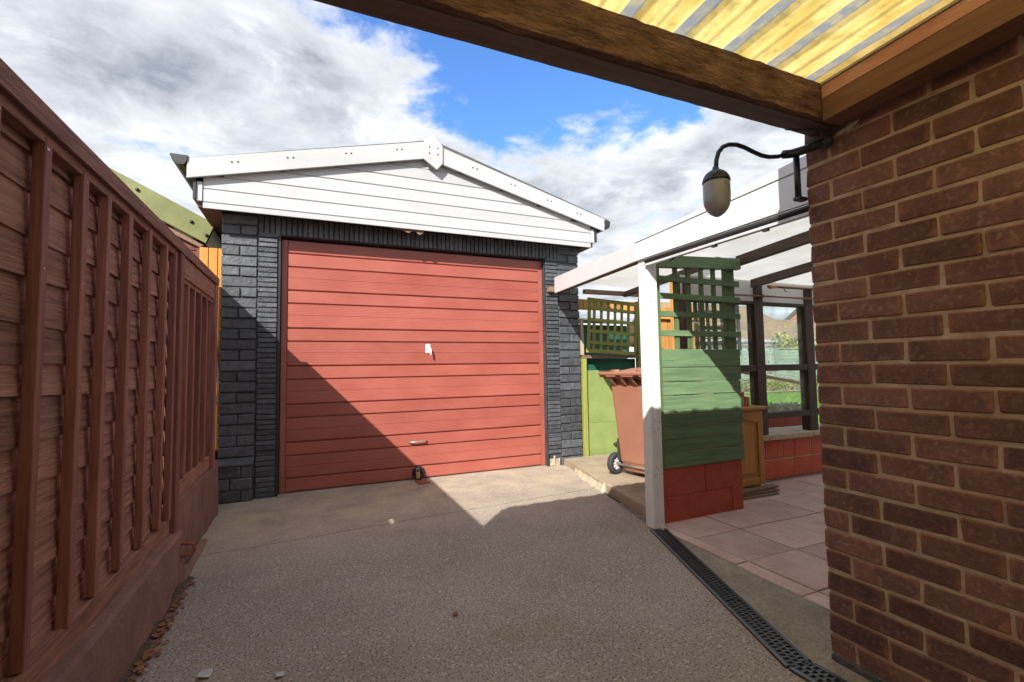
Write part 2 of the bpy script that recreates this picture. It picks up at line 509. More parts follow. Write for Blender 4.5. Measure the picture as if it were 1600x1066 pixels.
M['soil'] = mat('damp_soil', (0.035, 0.026, 0.020), (0.10, 0.075, 0.055), 60, rough=1.0, bump=1.0, bscale=90)
M['dry_leaf'] = mat('dry_leaf', (0.16, 0.06, 0.025), (0.34, 0.14, 0.05), 9, rough=0.8, rnd=0.35)
M['paper'] = flat('crumpled_white_paper', (0.45, 0.45, 0.46), 0.8)
M['stick'] = wood('grey_brown_batten', (0.16, 0.095, 0.062), (0.28, 0.18, 0.13), 1, 0.8, 0.4)


def drive_mat():
    mt = mat('driveway_concrete', (0.27, 0.23, 0.205), (0.37, 0.32, 0.287), 1.3, rough=0.95, bump=0.9, bscale=115, detail=9, flecks=None, spec=0.2, bdist=0.006)
    nt = mt.node_tree
    N, L = nt.nodes, nt.links
    b = N['Principled BSDF']
    src = b.inputs['Base Color'].links[0].from_socket
    t = N.new('ShaderNodeTexCoord')

    def noise(s, d=4, rg=0.6):
        n = N.new('ShaderNodeTexNoise')
        n.inputs['Scale'].default_value = s
        n.inputs['Detail'].default_value = d
        n.inputs['Roughness'].default_value = rg
        L.new(t.outputs['Object'], n.inputs['Vector'])
        return n.outputs['Fac']

    def ramp_(f, a, c, hi):
        r = N.new('ShaderNodeValToRGB')
        r.color_ramp.elements[0].position = a
        r.color_ramp.elements[0].color = (0, 0, 0, 1)
        r.color_ramp.elements[1].position = c
        r.color_ramp.elements[1].color = (hi, hi, hi, 1)
        L.new(f, r.inputs[0])
        return r.outputs[0]

    def over(fac, colr, prev, mode='MIX'):
        m_ = N.new('ShaderNodeMixRGB')
        m_.blend_type = mode
        m_.inputs[2].default_value = (*colr, 1)
        L.new(fac, m_.inputs[0])
        L.new(prev, m_.inputs[1])
        return m_.outputs[0]
    c = over(ramp_(noise(120, 3), 0.54, 0.68, 0.50), (0.50, 0.435, 0.385), src)
    c = over(ramp_(noise(100, 4), 0.52, 0.63, 0.85), (0.075, 0.063, 0.058), c)
    vo = N.new('ShaderNodeTexVoronoi')
    vo.inputs['Scale'].default_value = 120
    L.new(t.outputs['Object'], vo.inputs['Vector'])
    hs = N.new('ShaderNodeSeparateColor')
    L.new(vo.outputs['Color'], hs.inputs[0])
    c = over(ramp_(hs.outputs[0], 0.90, 0.94, 0.5), (0.58, 0.51, 0.44), c)
    c = over(ramp_(noise(2.4, 8, 0.7), 0.60, 0.72, 0.45), (0.38, 0.32, 0.25), c)
    # greenish algae bloom
    c = over(ramp_(noise(1.7, 7, 0.65), 0.54, 0.72, 0.45), (0.20, 0.178, 0.085), c)
    # the crack across the slab
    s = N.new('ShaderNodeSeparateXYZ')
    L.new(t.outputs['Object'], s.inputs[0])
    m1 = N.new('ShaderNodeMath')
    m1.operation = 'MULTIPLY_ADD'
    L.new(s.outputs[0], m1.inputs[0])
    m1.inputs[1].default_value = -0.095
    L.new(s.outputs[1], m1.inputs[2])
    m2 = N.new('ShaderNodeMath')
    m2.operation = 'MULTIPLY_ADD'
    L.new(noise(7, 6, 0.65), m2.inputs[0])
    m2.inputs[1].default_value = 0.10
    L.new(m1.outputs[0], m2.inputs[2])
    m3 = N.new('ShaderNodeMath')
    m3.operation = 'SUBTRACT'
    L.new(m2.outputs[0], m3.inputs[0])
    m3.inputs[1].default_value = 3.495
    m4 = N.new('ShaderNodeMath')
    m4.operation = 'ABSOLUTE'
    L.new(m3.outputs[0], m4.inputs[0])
    r = N.new('ShaderNodeValToRGB')
    r.color_ramp.elements[0].position = 0.002
    r.color_ramp.elements[0].color = (0.8, 0.8, 0.8, 1)
    r.color_ramp.elements[1].position = 0.0065
    r.color_ramp.elements[1].color = (0, 0, 0, 1)
    L.new(m4.outputs[0], r.inputs[0])
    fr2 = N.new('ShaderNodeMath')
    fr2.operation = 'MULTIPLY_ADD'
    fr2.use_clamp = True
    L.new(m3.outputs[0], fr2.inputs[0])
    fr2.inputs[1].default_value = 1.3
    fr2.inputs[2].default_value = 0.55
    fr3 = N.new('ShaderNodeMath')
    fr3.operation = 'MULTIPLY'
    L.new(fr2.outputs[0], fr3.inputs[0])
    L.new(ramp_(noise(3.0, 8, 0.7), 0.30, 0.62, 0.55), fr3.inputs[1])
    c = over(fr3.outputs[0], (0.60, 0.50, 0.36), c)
    c = over(r.outputs[0], (0.035, 0.030, 0.026), c)
    L.new(c, b.inputs['Base Color'])
    return mt


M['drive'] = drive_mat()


# ------------------------------------------------------------------ mesh helpers
def mesh_from(name, verts, faces, smooth=False):
    me = bpy.data.meshes.new(name)
    me.from_pydata([tuple(v) for v in verts], [], faces)
    me.update()
    if smooth:
        for p in me.polygons:
            p.use_smooth = True
    return me


def bm_mesh(name, bm, smooth=False):
    bmesh.ops.recalc_face_normals(bm, faces=bm.faces)
    me = bpy.data.meshes.new(name)
    bm.to_mesh(me)
    bm.free()
    if smooth:
        for p in me.polygons:
            p.use_smooth = True
    return me


def bm_box(bm, x0, x1, y0, y1, z0, z1, bev=0.0, jit=0.0):
    vs = [bm.verts.new((x, y, z)) for x in (x0, x1) for y in (y0, y1) for z in (z0, z1)]
    if jit:
        for v in vs:
            v.co += Vector((random.uniform(-jit, jit), random.uniform(-jit, jit), random.uniform(-jit, jit)))
    fs = [(0, 1, 3, 2), (4, 6, 7, 5), (0, 4, 5, 1), (2, 3, 7, 6), (0, 2, 6, 4), (1, 5, 7, 3)]
    nf = [bm.faces.new([vs[i] for i in f]) for f in fs]
    if bev:
        es = list({e for f in nf for e in f.edges})
        bmesh.ops.bevel(bm, geom=es, offset=bev, segments=1, affect='EDGES', profile=0.5)


_cache = {}


def box_mesh(dx, dy, dz, bev=0.0, jit=0.0, var=0):
    """box centred on its own origin; equal calls share one mesh"""
    k = (round(dx, 4), round(dy, 4), round(dz, 4), bev, jit, var)
    if k not in _cache:
        bm = bmesh.new()
        bm_box(bm, -dx / 2, dx / 2, -dy / 2, dy / 2, -dz / 2, dz / 2, bev, jit)
        _cache[k] = bm_mesh('box', bm)
    return _cache[k]


def put(name, me, m, parent=None, loc=(0, 0, 0), rot=(0, 0, 0)):
    """link one object; loc is in world axes, parents carry no rotation unless stated"""
    if m is not None and not me.materials:
        me.materials.append(m)
    elif m is not None and me.materials[0] != m:
        me = me.copy()
        me.materials.clear()
        me.materials.append(m)
    o = bpy.data.objects.new(name, me)
    col.objects.link(o)
    loc = Vector(loc)
    if parent is not None:
        o.parent = parent
        loc = loc - world_of(parent)
    o.location = loc
    o.rotation_euler = rot
    return o


def world_of(o):
    v = Vector(o.location)
    while o.parent is not None:
        o = o.parent
        v += o.location
    return v


def box(name, x0, x1, y0, y1, z0, z1, m, parent=None, bev=0.0, jit=0.0, var=0, rot=(0, 0, 0)):
    me = box_mesh(x1 - x0, y1 - y0, z1 - z0, bev, jit, var)
    if me.materials and me.materials[0] != m:
        k = (me.name, m.name)
        if k not in _cache:
            c = me.copy()
            c.materials.clear()
            c.materials.append(m)
            _cache[k] = c
        me = _cache[k]
    return put(name, me, m, parent, ((x0 + x1) / 2, (y0 + y1) / 2, (z0 + z1) / 2), rot)


def thing(name, label, cat, loc=(0, 0, 0), group=None, rz=0.0):
    o = bpy.data.objects.new(name, None)
    o.empty_display_size = 0.1
    col.objects.link(o)
    o.location = loc
    o.rotation_euler = (0, 0, rz)
    tag(o, label, cat, group)
    return o


def tag(o, label, cat, group=None):
    o['label'] = label
    o['category'] = cat
    if group:
        o['group'] = group
    return o


def prism_mesh(poly, axis, a, b, bev=0.0):
    """polygon in the two other axes, extruded along axis from a to b"""
    def P(u, v, w):
        return {0: (w, u, v), 1: (u, w, v), 2: (u, v, w)}[axis]
    bm = bmesh.new()
    A = [bm.verts.new(P(u, v, a)) for u, v in poly]
    B = [bm.verts.new(P(u, v, b)) for u, v in poly]
    n = len(poly)
    bm.faces.new(A)
    bm.faces.new(B[::-1])
    for i in range(n):
        bm.faces.new((A[i], B[i], B[(i + 1) % n], A[(i + 1) % n]))
    bmesh.ops.recalc_face_normals(bm, faces=bm.faces)
    if bev:
        bmesh.ops.bevel(bm, geom=list(bm.edges), offset=bev, segments=1, affect='EDGES')
    return bm_mesh('prism', bm)


def prism(name, poly, axis, a, b, m, parent=None, bev=0.0):
    me = prism_mesh(poly, axis, a, b, bev)
    c = Vector((0, 0, 0))
    for v in me.vertices:
        c += v.co
    c /= len(me.vertices)
    for v in me.vertices:
        v.co -= c
    return put(name, me, m, parent, c)


def tube_mesh(pts, r, seg=10, closed=False, radii=None):
    pts = [Vector(p) for p in pts]
    bm = bmesh.new()
    rings = []
    n = len(pts)
    up = Vector((0, 0, 1))
    prev = None
    for i, p in enumerate(pts):
        if closed:
            d = (pts[(i + 1) % n] - pts[i - 1]).normalized()
        else:
            d = (pts[min(i + 1, n - 1)] - pts[max(i - 1, 0)]).normalized()
        if prev is None:
            ref = up if abs(d.z) < 0.9 else Vector((1, 0, 0))
            s = d.cross(ref).normalized()
        else:
            s = (prev - d * prev.dot(d)).normalized()
        prev = s
        t = d.cross(s)
        rr = radii[i] if radii else r
        rings.append([bm.verts.new(p + (s * math.cos(2 * math.pi * k / seg) + t * math.sin(2 * math.pi * k / seg)) * rr) for k in range(seg)])
    m_ = n if closed else n - 1
    for i in range(m_):
        a, b = rings[i], rings[(i + 1) % n]
        for k in range(seg):
            bm.faces.new((a[k], a[(k + 1) % seg], b[(k + 1) % seg], b[k]))
    if not closed:
        bm.faces.new(rings[0][::-1])
        bm.faces.new(rings[-1])
    return bm_mesh('tube', bm, True)


def lathe_mesh(profile, seg=28, axis=2):
    bm = bmesh.new()
    rings = []
    for r, z in profile:
        ring = []
        for k in range(seg):
            a = 2 * math.pi * k / seg
            c = (r * math.cos(a), r * math.sin(a), z)
            if axis == 1:
                c = (c[0], c[2], c[1])
            ring.append(bm.verts.new(c))
        rings.append(ring)
    for i in range(len(rings) - 1):
        a, b = rings[i], rings[i + 1]
        for k in range(seg):
            bm.faces.new((a[k], a[(k + 1) % seg], b[(k + 1) % seg], b[k]))
    if profile[0] != profile[-1]:
        bm.faces.new(rings[0][::-1])
        bm.faces.new(rings[-1])
    bmesh.ops.remove_doubles(bm, verts=bm.verts, dist=0.0004)
    return bm_mesh('lathe', bm, True)


def struct(o):
    o['kind'] = 'structure'
    return o


def stuff(o):
    o['kind'] = 'stuff'
    return o


def sheet(name, pts, z, m, nsub=0):
    me = mesh_from(name, [(x, y, z) for x, y in pts], [tuple(range(len(pts)))])
    return put(name, me, m)


# ================================================================== THE SETTING
struct(sheet('ground', [(-400, -400), (400, -400), (400, 400), (-400, 400)], -0.03, M['pad']))
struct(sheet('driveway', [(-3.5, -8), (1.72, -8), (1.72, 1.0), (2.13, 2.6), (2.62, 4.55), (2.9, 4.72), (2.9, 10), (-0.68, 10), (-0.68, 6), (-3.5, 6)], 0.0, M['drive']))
# strip of concrete between the drain and the paving
apron = struct(sheet('concrete_apron', [(1.60, -1.0), (1.78, -1.0), (1.78, 1.18), (2.45, 1.18), (2.22, 2.58), (2.13, 2.58), (1.64, 1.1)], 0.004, M['mossy']))

# patio of square slabs, each a piece of its own
patio = struct(put('patio', mesh_from('patio', [(1.80, 1.21, -0.004), (5.6, 1.21, -0.004), (5.6, 3.2, -0.004), (2.2, 3.2, -0.004), (2.15, 2.5, -0.004)], [(0, 1, 2, 3, 4)]), M['grout']))
P = 0.388
slab_me = [prism_mesh([(-P / 2 + .004, -P / 2 + .004), (P / 2 - .004, -P / 2 + .004), (P / 2 - .004, P / 2 - .004), (-P / 2 + .004, P / 2 - .004)], 2, -0.03, 0.0, 0.003) for _ in range(3)]
for i in range(-1, 9):
    for j in range(-1, 5):
        cx, cy = 2.24 + P * (i + 0.5), 1.545 + P * (j + 0.5)
        if cx > 5.6 or cy > 3.2 or cy < 1.2 or (cx < 2.9 and cy > 2.6):
            continue
        lim = 2.12 + 0.04 * (cy - 1.5)       # the outer row is cut along the apron
        x0, x1 = cx - P / 2 + .004, cx + P / 2 - .004
        if x1 < lim + 0.03:
            continue
        zt = 0.0095 + random.uniform(-0.002, 0.002)
        if x0 < lim:
            y0, y1 = cy - P / 2 + .004, cy + P / 2 - .004
            o = prism('paving_slab', [(lim, y0), (x1, y0), (x1, y1), (lim + .015, y1)], 2, zt - 0.03, zt, M['paving_pink'], patio, 0.003)
        else:
            o = put('paving_slab', random.choice(slab_me), M['paving_pink'], patio, (cx, cy, zt), (0, 0, random.choice((0, 1, 2, 3)) * math.pi / 2))

# raised concrete pad the bin stands on
pad = struct(prism('concrete_pad', [(2.62, 4.66), (2.58, 4.35), (2.43, 3.72), (2.31, 3.10), (2.24, 2.75), (2.95, 2.75), (2.95, 3.36), (3.9, 3.36), (3.9, 4.66)], 2, -0.02, 0.075, M['pad'], None, 0.008))

# lumpy mortar fillet along the pad
bm = bmesh.new()
random.seed(11)
prev = None
N_ = 22
rows = []
for i in range(N_ + 1):
    t = i / N_
    x, y = 2.60 + (2.38 - 2.60) * t, 4.36 + (3.52 - 4.36) * t
    w = 0.045 * (0.6 + 0.6 * math.sin(math.pi * min(1, t * 1.1 + 0.05))) * random.uniform(0.8, 1.25)
    h = 0.055 * random.uniform(0.75, 1.15)
    rows.append([bm.verts.new((x + d * w + random.uniform(-.006, .006), y + d * w * 0.3, z * h)) for d, z in ((-1.2, -0.05), (-0.6, 0.55), (0, 0.95), (0.7, 1.15), (1.2, -0.1))])
for i in range(N_):
    for k in range(4):
        bm.faces.new((rows[i][k], rows[i + 1][k], rows[i + 1][k + 1], rows[i][k + 1]))
bm.faces.new(rows[0])
bm.faces.new(rows[-1][::-1])
o = put('mortar_fillet', bm_mesh('mortar_fillet', bm, True), M['pale_mortar'])
struct(o)

# ================================================================== BRICK HOUSE (right)
house = thing('brick_house', 'dark brown brick house wall with tan mortar filling the right side', 'house', (1.795, 1.2, 0))
CH = 0.0771
WX = 1.795
wall = box('wall', WX + 0.005, 6.0, -6.0, 1.2 - 0.006, -0.05, 2.45, M['mortar'], house)
BL = 0.2105
random.seed(3)
z_first = 0.094 - CH
brick_me = {}


def brick_piece(length, y_hi, zc):
    k = (round(length, 3), random.randrange(9))
    if k not in brick_me:
        bm = bmesh.new()
        bm_box(bm, -0.05, 0.05, -length / 2, length / 2, -(CH - 0.0095) / 2, (CH - 0.0095) / 2, 0.0045, 0.0026)
        brick_me[k] = bm_mesh('brick', bm)
    put('brick', brick_me[k], M['brick'], house, (WX + 0.05 + random.uniform(-.0022, .0022), y_hi - length / 2, zc + random.uniform(-.0012, .0012)), (R(random.uniform(-.35, .35)), 0, R(random.uniform(-.5, .5))))


row = 0
nb = 0
z = z_first
while z + CH < 2.20:
    half = (row % 2 == 0)
    y = 1.2
    first = True
    while y > 0.12:
        if first:
            ln = 0.086 if half else 0.1925
        else:
            ln = BL - 0.0095
        brick_piece(ln, y, z + CH / 2)
        y -= ln + 0.0095
        first = False
    row += 1
    z += CH
sm = bmesh.new()
rn = random.Random(5)
rws = []
for i in range(9):
    y_ = 1.075 - 0.010 * i
    hh = 0.012 * math.sin(math.pi * (i + .7) / 9.6) * rn.uniform(.6, 1.3)
    zc_ = 1.948 + 0.0022 * i
    rws.append([sm.verts.new((WX - 0.001, y_, zc_ - hh)), sm.verts.new((WX - 0.005 - rn.uniform(0, .003), y_, zc_)), sm.verts.new((WX - 0.001, y_, zc_ + hh))])
for a_, b_ in zip(rws[:-1], rws[1:]):
    for k_ in (0, 1):
        sm.faces.new((a_[k_], b_[k_], b_[k_ + 1], a_[k_ + 1]))
put('mortar_smear', bm_mesh('mortar_smear', sm), M['coping'], house)
# slate damp course strip at the foot
box('damp_course', WX - 0.012, WX + 0.03, -1.0, 1.19, 0.0, z_first + 0.006 if z_first > 0.01 else 0.014, M['felt'], house)
box('roof', 1.80, 6.2, -6.2, 1.195, 2.455, 2.53, M['felt'], house)

# ================================================================== CARPORT
carport = thing('carport', 'timber carport with yellowed corrugated plastic roof overhead at top right', 'carport', (0.6, 1.05, 0))
RISE = 0.052       # the roof climbs gently towards the street


def skew_board(name, a, b, thick, m, parent):
    """a, b = (x, y, z_low, z_high) at both ends; thickness towards +x"""
    v = []
    for (x_, y_, lo, hi) in (a, b):
        v += [(x_, y_, lo), (x_, y_, hi), (x_ + thick, y_, hi), (x_ + thick, y_, lo)]
    f = [(0, 1, 2, 3), (7, 6, 5, 4), (0, 4, 5, 1), (1, 5, 6, 2), (2, 6, 7, 3), (3, 7, 4, 0)]
    return put(name, mesh_from(name, v, f), m, parent)


# beam: rough sawn inner face, darker outer board
def rough_beam(x0, x1, y0, y1, z0, z1, n=70, amp=0.0022):
    bm = bmesh.new()
    prof = [(y0, z0), (y0, z0 + (z1 - z0) * .33), (y0, z0 + (z1 - z0) * .66), (y0, z1), (y1, z1), (y1, z0)]
    rings = []
    for i in range(n + 1):
        x = x0 + (x1 - x0) * i / n
        rings.append([bm.verts.new((x, y + random.uniform(-amp, amp), zz_ + random.uniform(-amp, amp))) for y, zz_ in prof])
    for i in range(n):
        for k in range(6):
            bm.faces.new((rings[i][k], rings[i + 1][k], rings[i + 1][(k + 1) % 6], rings[i][(k + 1) % 6]))
    bm.faces.new(rings[0][::-1])
    bm.faces.new(rings[-1])
    return bm_mesh('beam', bm)


put('beam', rough_beam(-0.60, 1.79, 1.060, 1.083, 1.985, 2.116), M['beam'], carport)
put('outer_beam', rough_beam(-0.60, 1.80, 1.0865, 1.163, 1.982, 2.032, 60, 0.0008), M['beam_under'], carport)
box('post', -0.62, -0.54, 1.065, 1.145, 0.0, 1.98, M['beam_dark'], carport, 0.004)
skew_board('wall_plate', (1.69, -4.0, 1.971 + RISE * 5, 2.052 + RISE * 5), (1.69, 1.056, 1.971, 2.052), 0.100, M['plate'], carport)
skew_board('upper_plate', (1.6885, -4.0, 2.053 + RISE * 5, 2.100 + RISE * 5), (1.6885, 1.055, 2.053, 2.100), 0.101, M['plate_pink'], carport)
skew_board('upper_plate_strip', (1.682, -4.0, 2.101 + RISE * 5, 2.110 + RISE * 5), (1.682, 1.054, 2.101, 2.110), 0.107, M['coping'], carport)
skew_board('side_beam', (-0.62, -4.0, 1.86, 2.137 + RISE * 5), (-0.62, 1.058, 1.86, 2.118), 0.045, M['beam_dark'], carport)
box('side_boarding', -0.615, -0.59, -4.0, 1.058, 1.70, 1.86, M['beam_dark'], carport)
for yy in (-0.6, -2.2, -3.8):
    box('purlin', -0.57, 1.68, yy, yy + 0.05, 2.01 + RISE * (1 - yy), 2.110 + RISE * (1 - yy), M['beam'], carport)
    box('post', -0.62, -0.54, yy, yy + .08, 0.0, 1.86, M['beam_dark'], carport)


def corr_sheet(xa, xb, y0, y1, zlo, phase, pitch=0.203, ribw=0.062, h=0.012, slope=-0.052):
    xs = [xa]
    k = math.floor((xa - phase) / pitch)
    pts = []
    x = phase + pitch * k
    while x < xb + pitch:
        for dx, dz in ((-ribw / 2 - 0.012, 0), (-ribw / 2 + 0.010, h), (ribw / 2 - 0.010, h), (ribw / 2 + 0.012, 0),
                       (0.078, 0.0), (0.088, 0.005), (0.102, 0.005), (0.112, 0.0)):
            pts.append((x + dx, dz))
        x += pitch
    pts = [(xa, 0.0)] + [p for p in pts if xa < p[0] < xb] + [(xb, 0.0)]
    ny = 12
    verts, faces = [], []
    for j in range(ny + 1):
        y = y0 + (y1 - y0) * j / ny
        for (x, dz) in pts:
            yy_ = y + (0.003 + 0.003 * math.sin(x * 31.0) + 0.002 * math.sin(x * 83.0) if j == ny else 0.0)      # ragged cut edge
            verts.append((x, yy_, zlo + dz + slope * (y - y1)))
    n = len(pts)
    for j in range(ny):
        for i in range(n - 1):
            a = j * n + i
            faces.append((a, a + 1, a + n + 1, a + n))
    return mesh_from('corrugated_sheet', verts, faces)


for xa, xb in ((-0.64, 0.53), (0.49, 1.79)):
    o = put('roof_sheet', corr_sheet(xa, xb, -4.0, 1.092, 2.120 if xa < 0 else 2.1205, 1.250), M['carport_sheet'], carport)
    md = o.modifiers.new('thickness', 'SOLIDIFY')
    md.thickness = 0.0025

# wire clip hanging off the beam
hk = thing('wire_hook', 'thin dark wire hook hanging under the beam end by the bricks', 'hook', (1.74, 1.12, 1.98))
put('wire', tube_mesh([(1.64, 1.166, 1.984), (1.68, 1.15, 1.979), (1.735, 1.115, 1.979), (1.765, 1.11, 1.978), (1.767, 1.11, 1.950), (1.758, 1.112, 1.934), (1.742, 1.113, 1.930), (1.732, 1.115, 1.940), (1.730, 1.116, 1.954)], 0.0025, 6), M['lamp_black'], hk)

# ================================================================== SWAN NECK LAMP
lamp = thing('wall_lamp', 'black swan neck wall lamp with frosted acorn glass on brick corner', 'lamp', (1.795, 1.10, 1.9))
LY = 1.215
put('arm', tube_mesh([(1.70, LY - .005, 1.917), (1.66, LY, 1.903), (1.61, LY, 1.893), (1.57, LY, 1.892), (1.53, LY, 1.898), (1.48, LY, 1.908), (1.44, LY, 1.911), (1.40, LY, 1.904), (1.37, LY, 1.890), (1.348, LY, 1.866), (1.336, LY, 1.835), (1.332, LY, 1.795)], 0.0080, 12), M['lamp_black'], lamp)
put('bracket', tube_mesh([(1.782, 1.085, 1.935), (1.772, 1.125, 1.932), (1.75, 1.175, 1.926), (1.722, 1.205, 1.920), (1.69, LY - .003, 1.915)], 0.0165, 10), M['lamp_black'], lamp)
put('wall_fixing', lathe_mesh([(0.0005, -0.014), (0.019, -0.014), (0.021, -0.01), (0.021, 0.012), (0.0005, 0.014)], 14, 1), M['rubber'], lamp, (1.777, 1.105, 1.932), (0, 0, R(75)))
put('conduit', tube_mesh([(1.752, 1.205, 1.925), (1.752, 1.205, 1.83), (1.752, 1.205, 1.752)], 0.0115, 10), M['lamp_black'], lamp)
put('conduit_clip', box_mesh(0.05, 0.03, 0.014, 0.003), M['lamp_black'], lamp, (1.768, 1.208, 1.746))
put('lamp_cap', lathe_mesh([(0.0005, 0.055), (0.010, 0.053), (0.012, 0.042), (0.021, 0.037), (0.036, 0.026), (0.0445, 0.012), (0.0475, 0.0), (0.0475, -0.005), (0.0005, -0.005)], 32), M['lamp_black'], lamp, (1.331, LY, 1.757))
put('lamp_glass', lathe_mesh([(0.0005, 0.0), (0.045, 0.0), (0.0460, -0.012), (0.0462, -0.050), (0.0455, -0.070), (0.0425, -0.086), (0.0355, -0.101), (0.025, -0.113), (0.012, -0.122), (0.003, -0.1255), (0.0005, -0.126)], 32), M['frosted'], lamp, (1.331, LY, 1.752))

# ================================================================== WOODEN FENCE (left)
fence = thing('wooden_fence', 'tall red brown overlap board fence along the left of the drive', 'fence', (-0.68, 2.0, 0))
FX = -0.685


def fence_board(y0, y1, zb, zt, seed, notch=None):
    rd = random.Random(seed)
    n = max(6, int((y1 - y0) / 0.045))
    ph = [rd.uniform(0, 6.28) for _ in range(4)]
    bot = []
    walk = 0
    bowed = rd.uniform(-0.006, 0.006)
    for i in range(n + 1):
        t = i / n
        y = y0 + (y1 - y0) * t
        walk += rd.uniform(-0.0022, 0.0022)
        w = 0.005 * math.sin(2.1 * y + ph[0]) + 0.003 * math.sin(5.7 * y + ph[1]) + walk * 0.8
        if notch and notch[0] < y < notch[1]:
            w += notch[2]
        bot.append((y, w))
    yc, zc = (y0 + y1) / 2, (zb + zt) / 2
    verts, faces = [], []
    for i, (y, w) in enumerate(bot):
        bx = 0.002 * math.sin(3.3 * y + ph[2]) + 0.0015 * math.sin(9 * y + ph[3]) + bowed * 0.2
        verts += [(-0.016, y - yc, zt - zc), (-0.009, y - yc, zt - zc), (0.004 + bx, y - yc, zb + w - zc), (-0.005 + bx, y - yc, zb + w - zc)]
    for i in range(n):
        a = i * 4
        for k in range(4):
            faces.append((a + k, a + 4 + k, a + 4 + (k + 1) % 4, a + (k + 1) % 4))
    faces.append((0, 1, 2, 3))
    faces.append((n * 4 + 3, n * 4 + 2, n * 4 + 1, n * 4))
    me = mesh_from('fence_board', verts, faces)
    return put('board', me, M['fence_y'], fence, (FX, yc, zc))


def fence_panel(y0, y1, zb, zt, battens, seed):
    pitch = 0.107
    k = 0
    z = zb
    while z < zt - 0.02:
        pitch = 0.107 + random.uniform(-0.014, 0.014)
        top = min(z + pitch + 0.026, zt)
        nt = (2.05, 2.18, 0.055) if (y0 < 2.1 < y1 and 1.22 < z <= 1.325) else None
        fence_board(y0, y1, z - 0.004, top, seed * 100 + k, nt)
        z += pitch
        k += 1
    for i, y in enumerate(battens):
        box('batten', FX + 0.010, FX + 0.038, y - 0.0165, y + 0.0165, zb + 0.012 + random.uniform(-.012, .01), zt - 0.004, M['fence_z'], fence, 0.002, 0.0015, i % 3, (R(random.uniform(-.35, .35)), 0, 0))
    box('bottom_rail', FX - 0.012, FX + 0.030, y0, y1, zb - 0.076, zb + 0.010, M['fence_y'], fence, 0.003)
    box('top_rail', FX - 0.02, FX + 0.034, y0, y1, zt - 0.02, zt + 0.012, M['fence_y'], fence, 0.002)


random.seed(5)
fence_panel(1.10, 2.93, 0.352, 1.735, [1.16, 1.385, 1.603, 1.833, 2.022, 2.237, 2.48, 2.735, 2.90], 1)
fence_panel(-0.80, 1.03, 0.352, 1.735, [-0.70, -0.45, -0.2, 0.05, 0.3, 0.55, 0.8, 1.05], 2)
fence_panel(-2.62, -0.80, 0.352, 1.735, [-2.5, -2.2, -1.9, -1.6, -1.3, -1.0], 3)
fence_panel(3.02, 3.93, 0.50, 1.62, [3.19, 3.35, 3.53, 3.72], 4)
box('top_rail', FX - 0.01, FX + 0.044, 3.02, 3.92, 1.625, 1.735, M['fence_y'], fence, 0.002)
for y, zb in ((2.975, 0.26), (1.065, 0.3), (-0.77, 0.3), (3.985, 0.42)):
    box('post', FX - 0.03, FX + 0.052, y - 0.035, y + 0.035, zb, 1.738, M['fence_z'], fence, 0.004)
# capping: a flat board sloping a little towards the drive
for (ya, yb) in ((-2.6, 1.13), (1.133, 4.04)):
    prism('capping', [(FX - 0.055, 1.775), (FX + 0.052, 1.742), (FX + 0.055, 1.795), (FX + 0.040, 1.812), (FX - 0.055, 1.823)], 1, ya, yb, M['fence_y'], fence, 0.002)
for k in range(4):  # unseen boards beyond the fence, added to cast shade on the left pier and door
    box('side_board', -0.975, -0.955, 2.9 + 0.46 * k, 3.355 + 0.46 * k, 0.0, 2.085, M['fence_z'], fence)
nb_ = bmesh.new()
rn = random.Random(99)
for y_ in (1.16, 1.385, 1.603, 1.833, 2.022, 2.237, 2.48, 2.735):
    for z_ in (0.40, 0.72, 1.05, 1.38, 1.70):
        bm_box(nb_, FX + 0.0375, FX + 0.0392, y_ + rn.uniform(-.008, .008) - .0022, y_ + .0022, z_ - .0022 + rn.uniform(-.02, .02) * 0, z_ + .0022)
stuff(put('nail_heads', bm_mesh('nail_heads', nb_), M['steel'], fence))
# low wall under the fence
lowwall = thing('low_wall', 'brown painted concrete kerb wall under the left fence', 'wall', (-0.66, 1.5, 0))


def rough_prism(name, poly, y0, y1, m, parent, amp, n, seed):
    rd = random.Random(seed)
    verts, faces = [], []
    k = len(poly)
    for i in range(n + 1):
        y = y0 + (y1 - y0) * i / n
        for (x, z) in poly:
            verts.append((x + rd.uniform(-amp, amp) * (1 if z > 0.01 else 3), y, z + rd.uniform(-amp, amp) * 0.6))
    for i in range(n):
        a = i * k
        for j in range(k):
            faces.append((a + j, a + k + j, a + k + (j + 1) % k, a + (j + 1) % k))
    faces.append(tuple(range(k)))
    faces.append(tuple(range(n * k + k - 1, n * k - 1, -1)))
    return put(name, mesh_from(name, verts, faces), m, parent)


rough_prism('kerb', [(-0.80, -0.05), (-0.80, 0.29), (-0.622, 0.278), (-0.612, 0.262), (-0.609, 0.14), (-0.602, 0.0), (-0.60, -0.05)], -3.0, 3.017, M['plinth'], lowwall, 0.003, 60, 1)
rough_prism('raised_kerb', [(-0.84, -0.05), (-0.84, 0.425), (-0.668, 0.415), (-0.655, 0.395), (-0.65, 0.18), (-0.652, 0.0), (-0.65, -0.05)], 3.02, 4.30, M['plinth'], lowwall, 0.003, 16, 2)
put('staple', tube_mesh([(-0.612, 2.96, 0.215), (-0.57, 2.96, 0.212), (-0.555, 2.975, 0.205), (-0.555, 2.985, 0.165), (-0.575, 2.98, 0.150), (-0.61, 2.96, 0.150)], 0.007, 6), M['rust_red'], lowwall)

